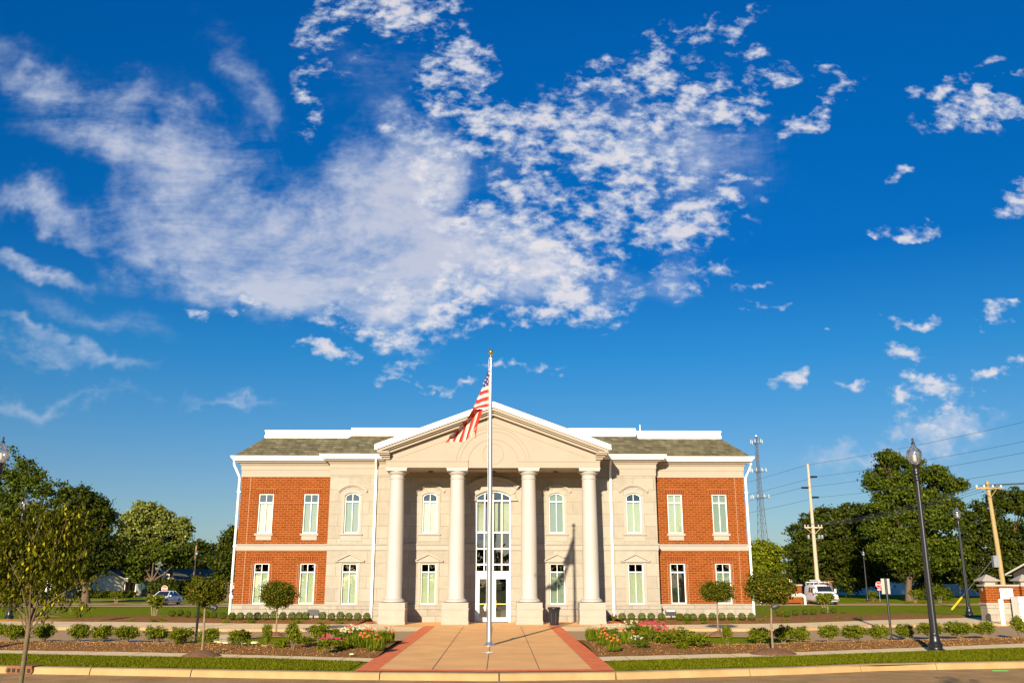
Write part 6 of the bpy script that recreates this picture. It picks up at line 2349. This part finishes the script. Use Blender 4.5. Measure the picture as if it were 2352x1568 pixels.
FL = [
    # left bed
    (744, 1500, 28, 38, 'pink', 'pink coneflower clump at the left end of the left flower bed', 1),
    (795, 1486, 56, 40, 'daisy', 'broad mass of white daisies in the left flower bed', 1.3),
    (778, 1493, 40, 26, 'green', 'leafy green plant at the foot of the left daisies', 1),
    (780, 1490, 34, 22, 'pink', 'deep pink flower clump in front of the left daisies', .8),
    (815, 1490, 40, 34, 'lily', 'orange daylily clump in front of the middle of the left bed', 1),
    (832, 1472, 56, 34, 'daisy', 'white daisies towards the back of the left flower bed', 1.1),
    (850, 1484, 44, 34, 'lily', 'orange daylily clump towards the right of the left bed', 1.2),
    (862, 1495, 36, 32, 'lily', 'orange daylily clump nearest the pavement in the left bed', 1.2),
    (885, 1478, 34, 34, 'lily', 'coral daylily clump next to the walk in the left bed', 1.2),
    (760, 1462, 40, 20, 'green', 'loose grey-green plant behind the left coneflowers', 1),
    (805, 1466, 34, 28, 'rose', 'dark red seed heads rising behind the left daisies', .8),
    (696, 1482, 34, 26, 'green', 'low green plant beside the taller shrub on the left', 1),
    (645, 1490, 22, 22, 'green', 'small reddish-green plant left of the flower bed', .7),
    # right bed
    (1368, 1474, 38, 34, 'lily', 'coral daylily clump next to the walk in the right bed', 1.2),
    (1394, 1484, 40, 30, 'lily', 'orange daylily clump in the front left of the right bed', 1.2),
    (1409, 1496, 26, 28, 'lily', 'orange daylily nearest the pavement in the right bed', 1.2),
    (1400, 1470, 46, 34, 'daisy', 'white daisies at the back left of the right bed', .9),
    (1440, 1481, 30, 32, 'lily', 'orange daylily clump left of the low daisy plant', 1.2),
    (1455, 1468, 40, 38, 'daisy', 'tall white daisies at the back of the right bed', 1.3),
    (1470, 1490, 36, 26, 'daisy', 'low dark green daisy plant with few white blooms in the right bed', .5),
    (1500, 1478, 52, 46, 'pink', 'largest mass of pink coneflowers in the right bed', 2.0),
    (1528, 1480, 44, 36, 'pink', 'pink coneflowers at the right end of the pink mass', 1.6),
    (1478, 1468, 30, 36, 'rose', 'red flowers between the tall daisies and pink coneflowers', 1.2),
    (1545, 1482, 50, 44, 'green', 'yellow-green feathery bush behind the pink coneflowers', 1.6),
    (1575, 1480, 44, 38, 'green', 'olive bush in the middle of the right bed', 1.5),
    (1602, 1488, 52, 40, 'green', 'dark green rounded bush at the right end of the flower bed', 1.8),
    (1565, 1490, 26, 18, 'green', 'small green plant at the foot of the right bushes', .7),
]
for a in FL:
    flower_plant(*a)
for i, (x, y) in enumerate([(300, 1429), (352, 1431), (373, 1430), (518, 1434), (576, 1434), (682, 1435), (735, 1436), (780, 1436), (1452, 1437), (1522, 1435), (1580, 1436), (1618, 1436), (1686, 1434), (1751, 1432), (1806, 1430), (1865, 1428), (1925, 1426), (1975, 1424), (2010, 1422), (1762, 1424)]):
    flower_plant(x, y - 1, 13, 11, 'green' if i % 3 else 'tuft', 'small green perennial, %s from the left along the front of the foundation beds' % ORD[i], .3)
for i, (x, y) in enumerate([(670, 1414), (1408, 1424), (1562, 1422), (1585, 1420), (1614, 1424), (1664, 1420), (1706, 1420), (1790, 1416)]):
    flower_plant(x, y + 3, 14, 16, 'rose', 'small plant with red-pink blooms, %s from the left among the box balls' % ORD[i], .45)
# pale stones
for (x, y, r) in ((585, 1478, .12), (606, 1487, .11), (560, 1480, .08), (808, 1504, .07)):
    p = G(x, y, .05)
    n = 7
    b = MB()
    b.lathe([(r, 0), (r * 1.05, r * .25), (r * .7, r * .5), (.01, r * .55)], (0, 0, 0), n)
    tag(b.build('stone', CONC, None, False, (p.x, p.y, .07)), {585: 'pale flat stone left of the egg-shaped tree', 606: 'pale stone on the bark, left of the small dark shrub', 560: 'smallest pale stone next to the island nose', 808: 'small pale stone in front of the daisies'}[x], 'stone')
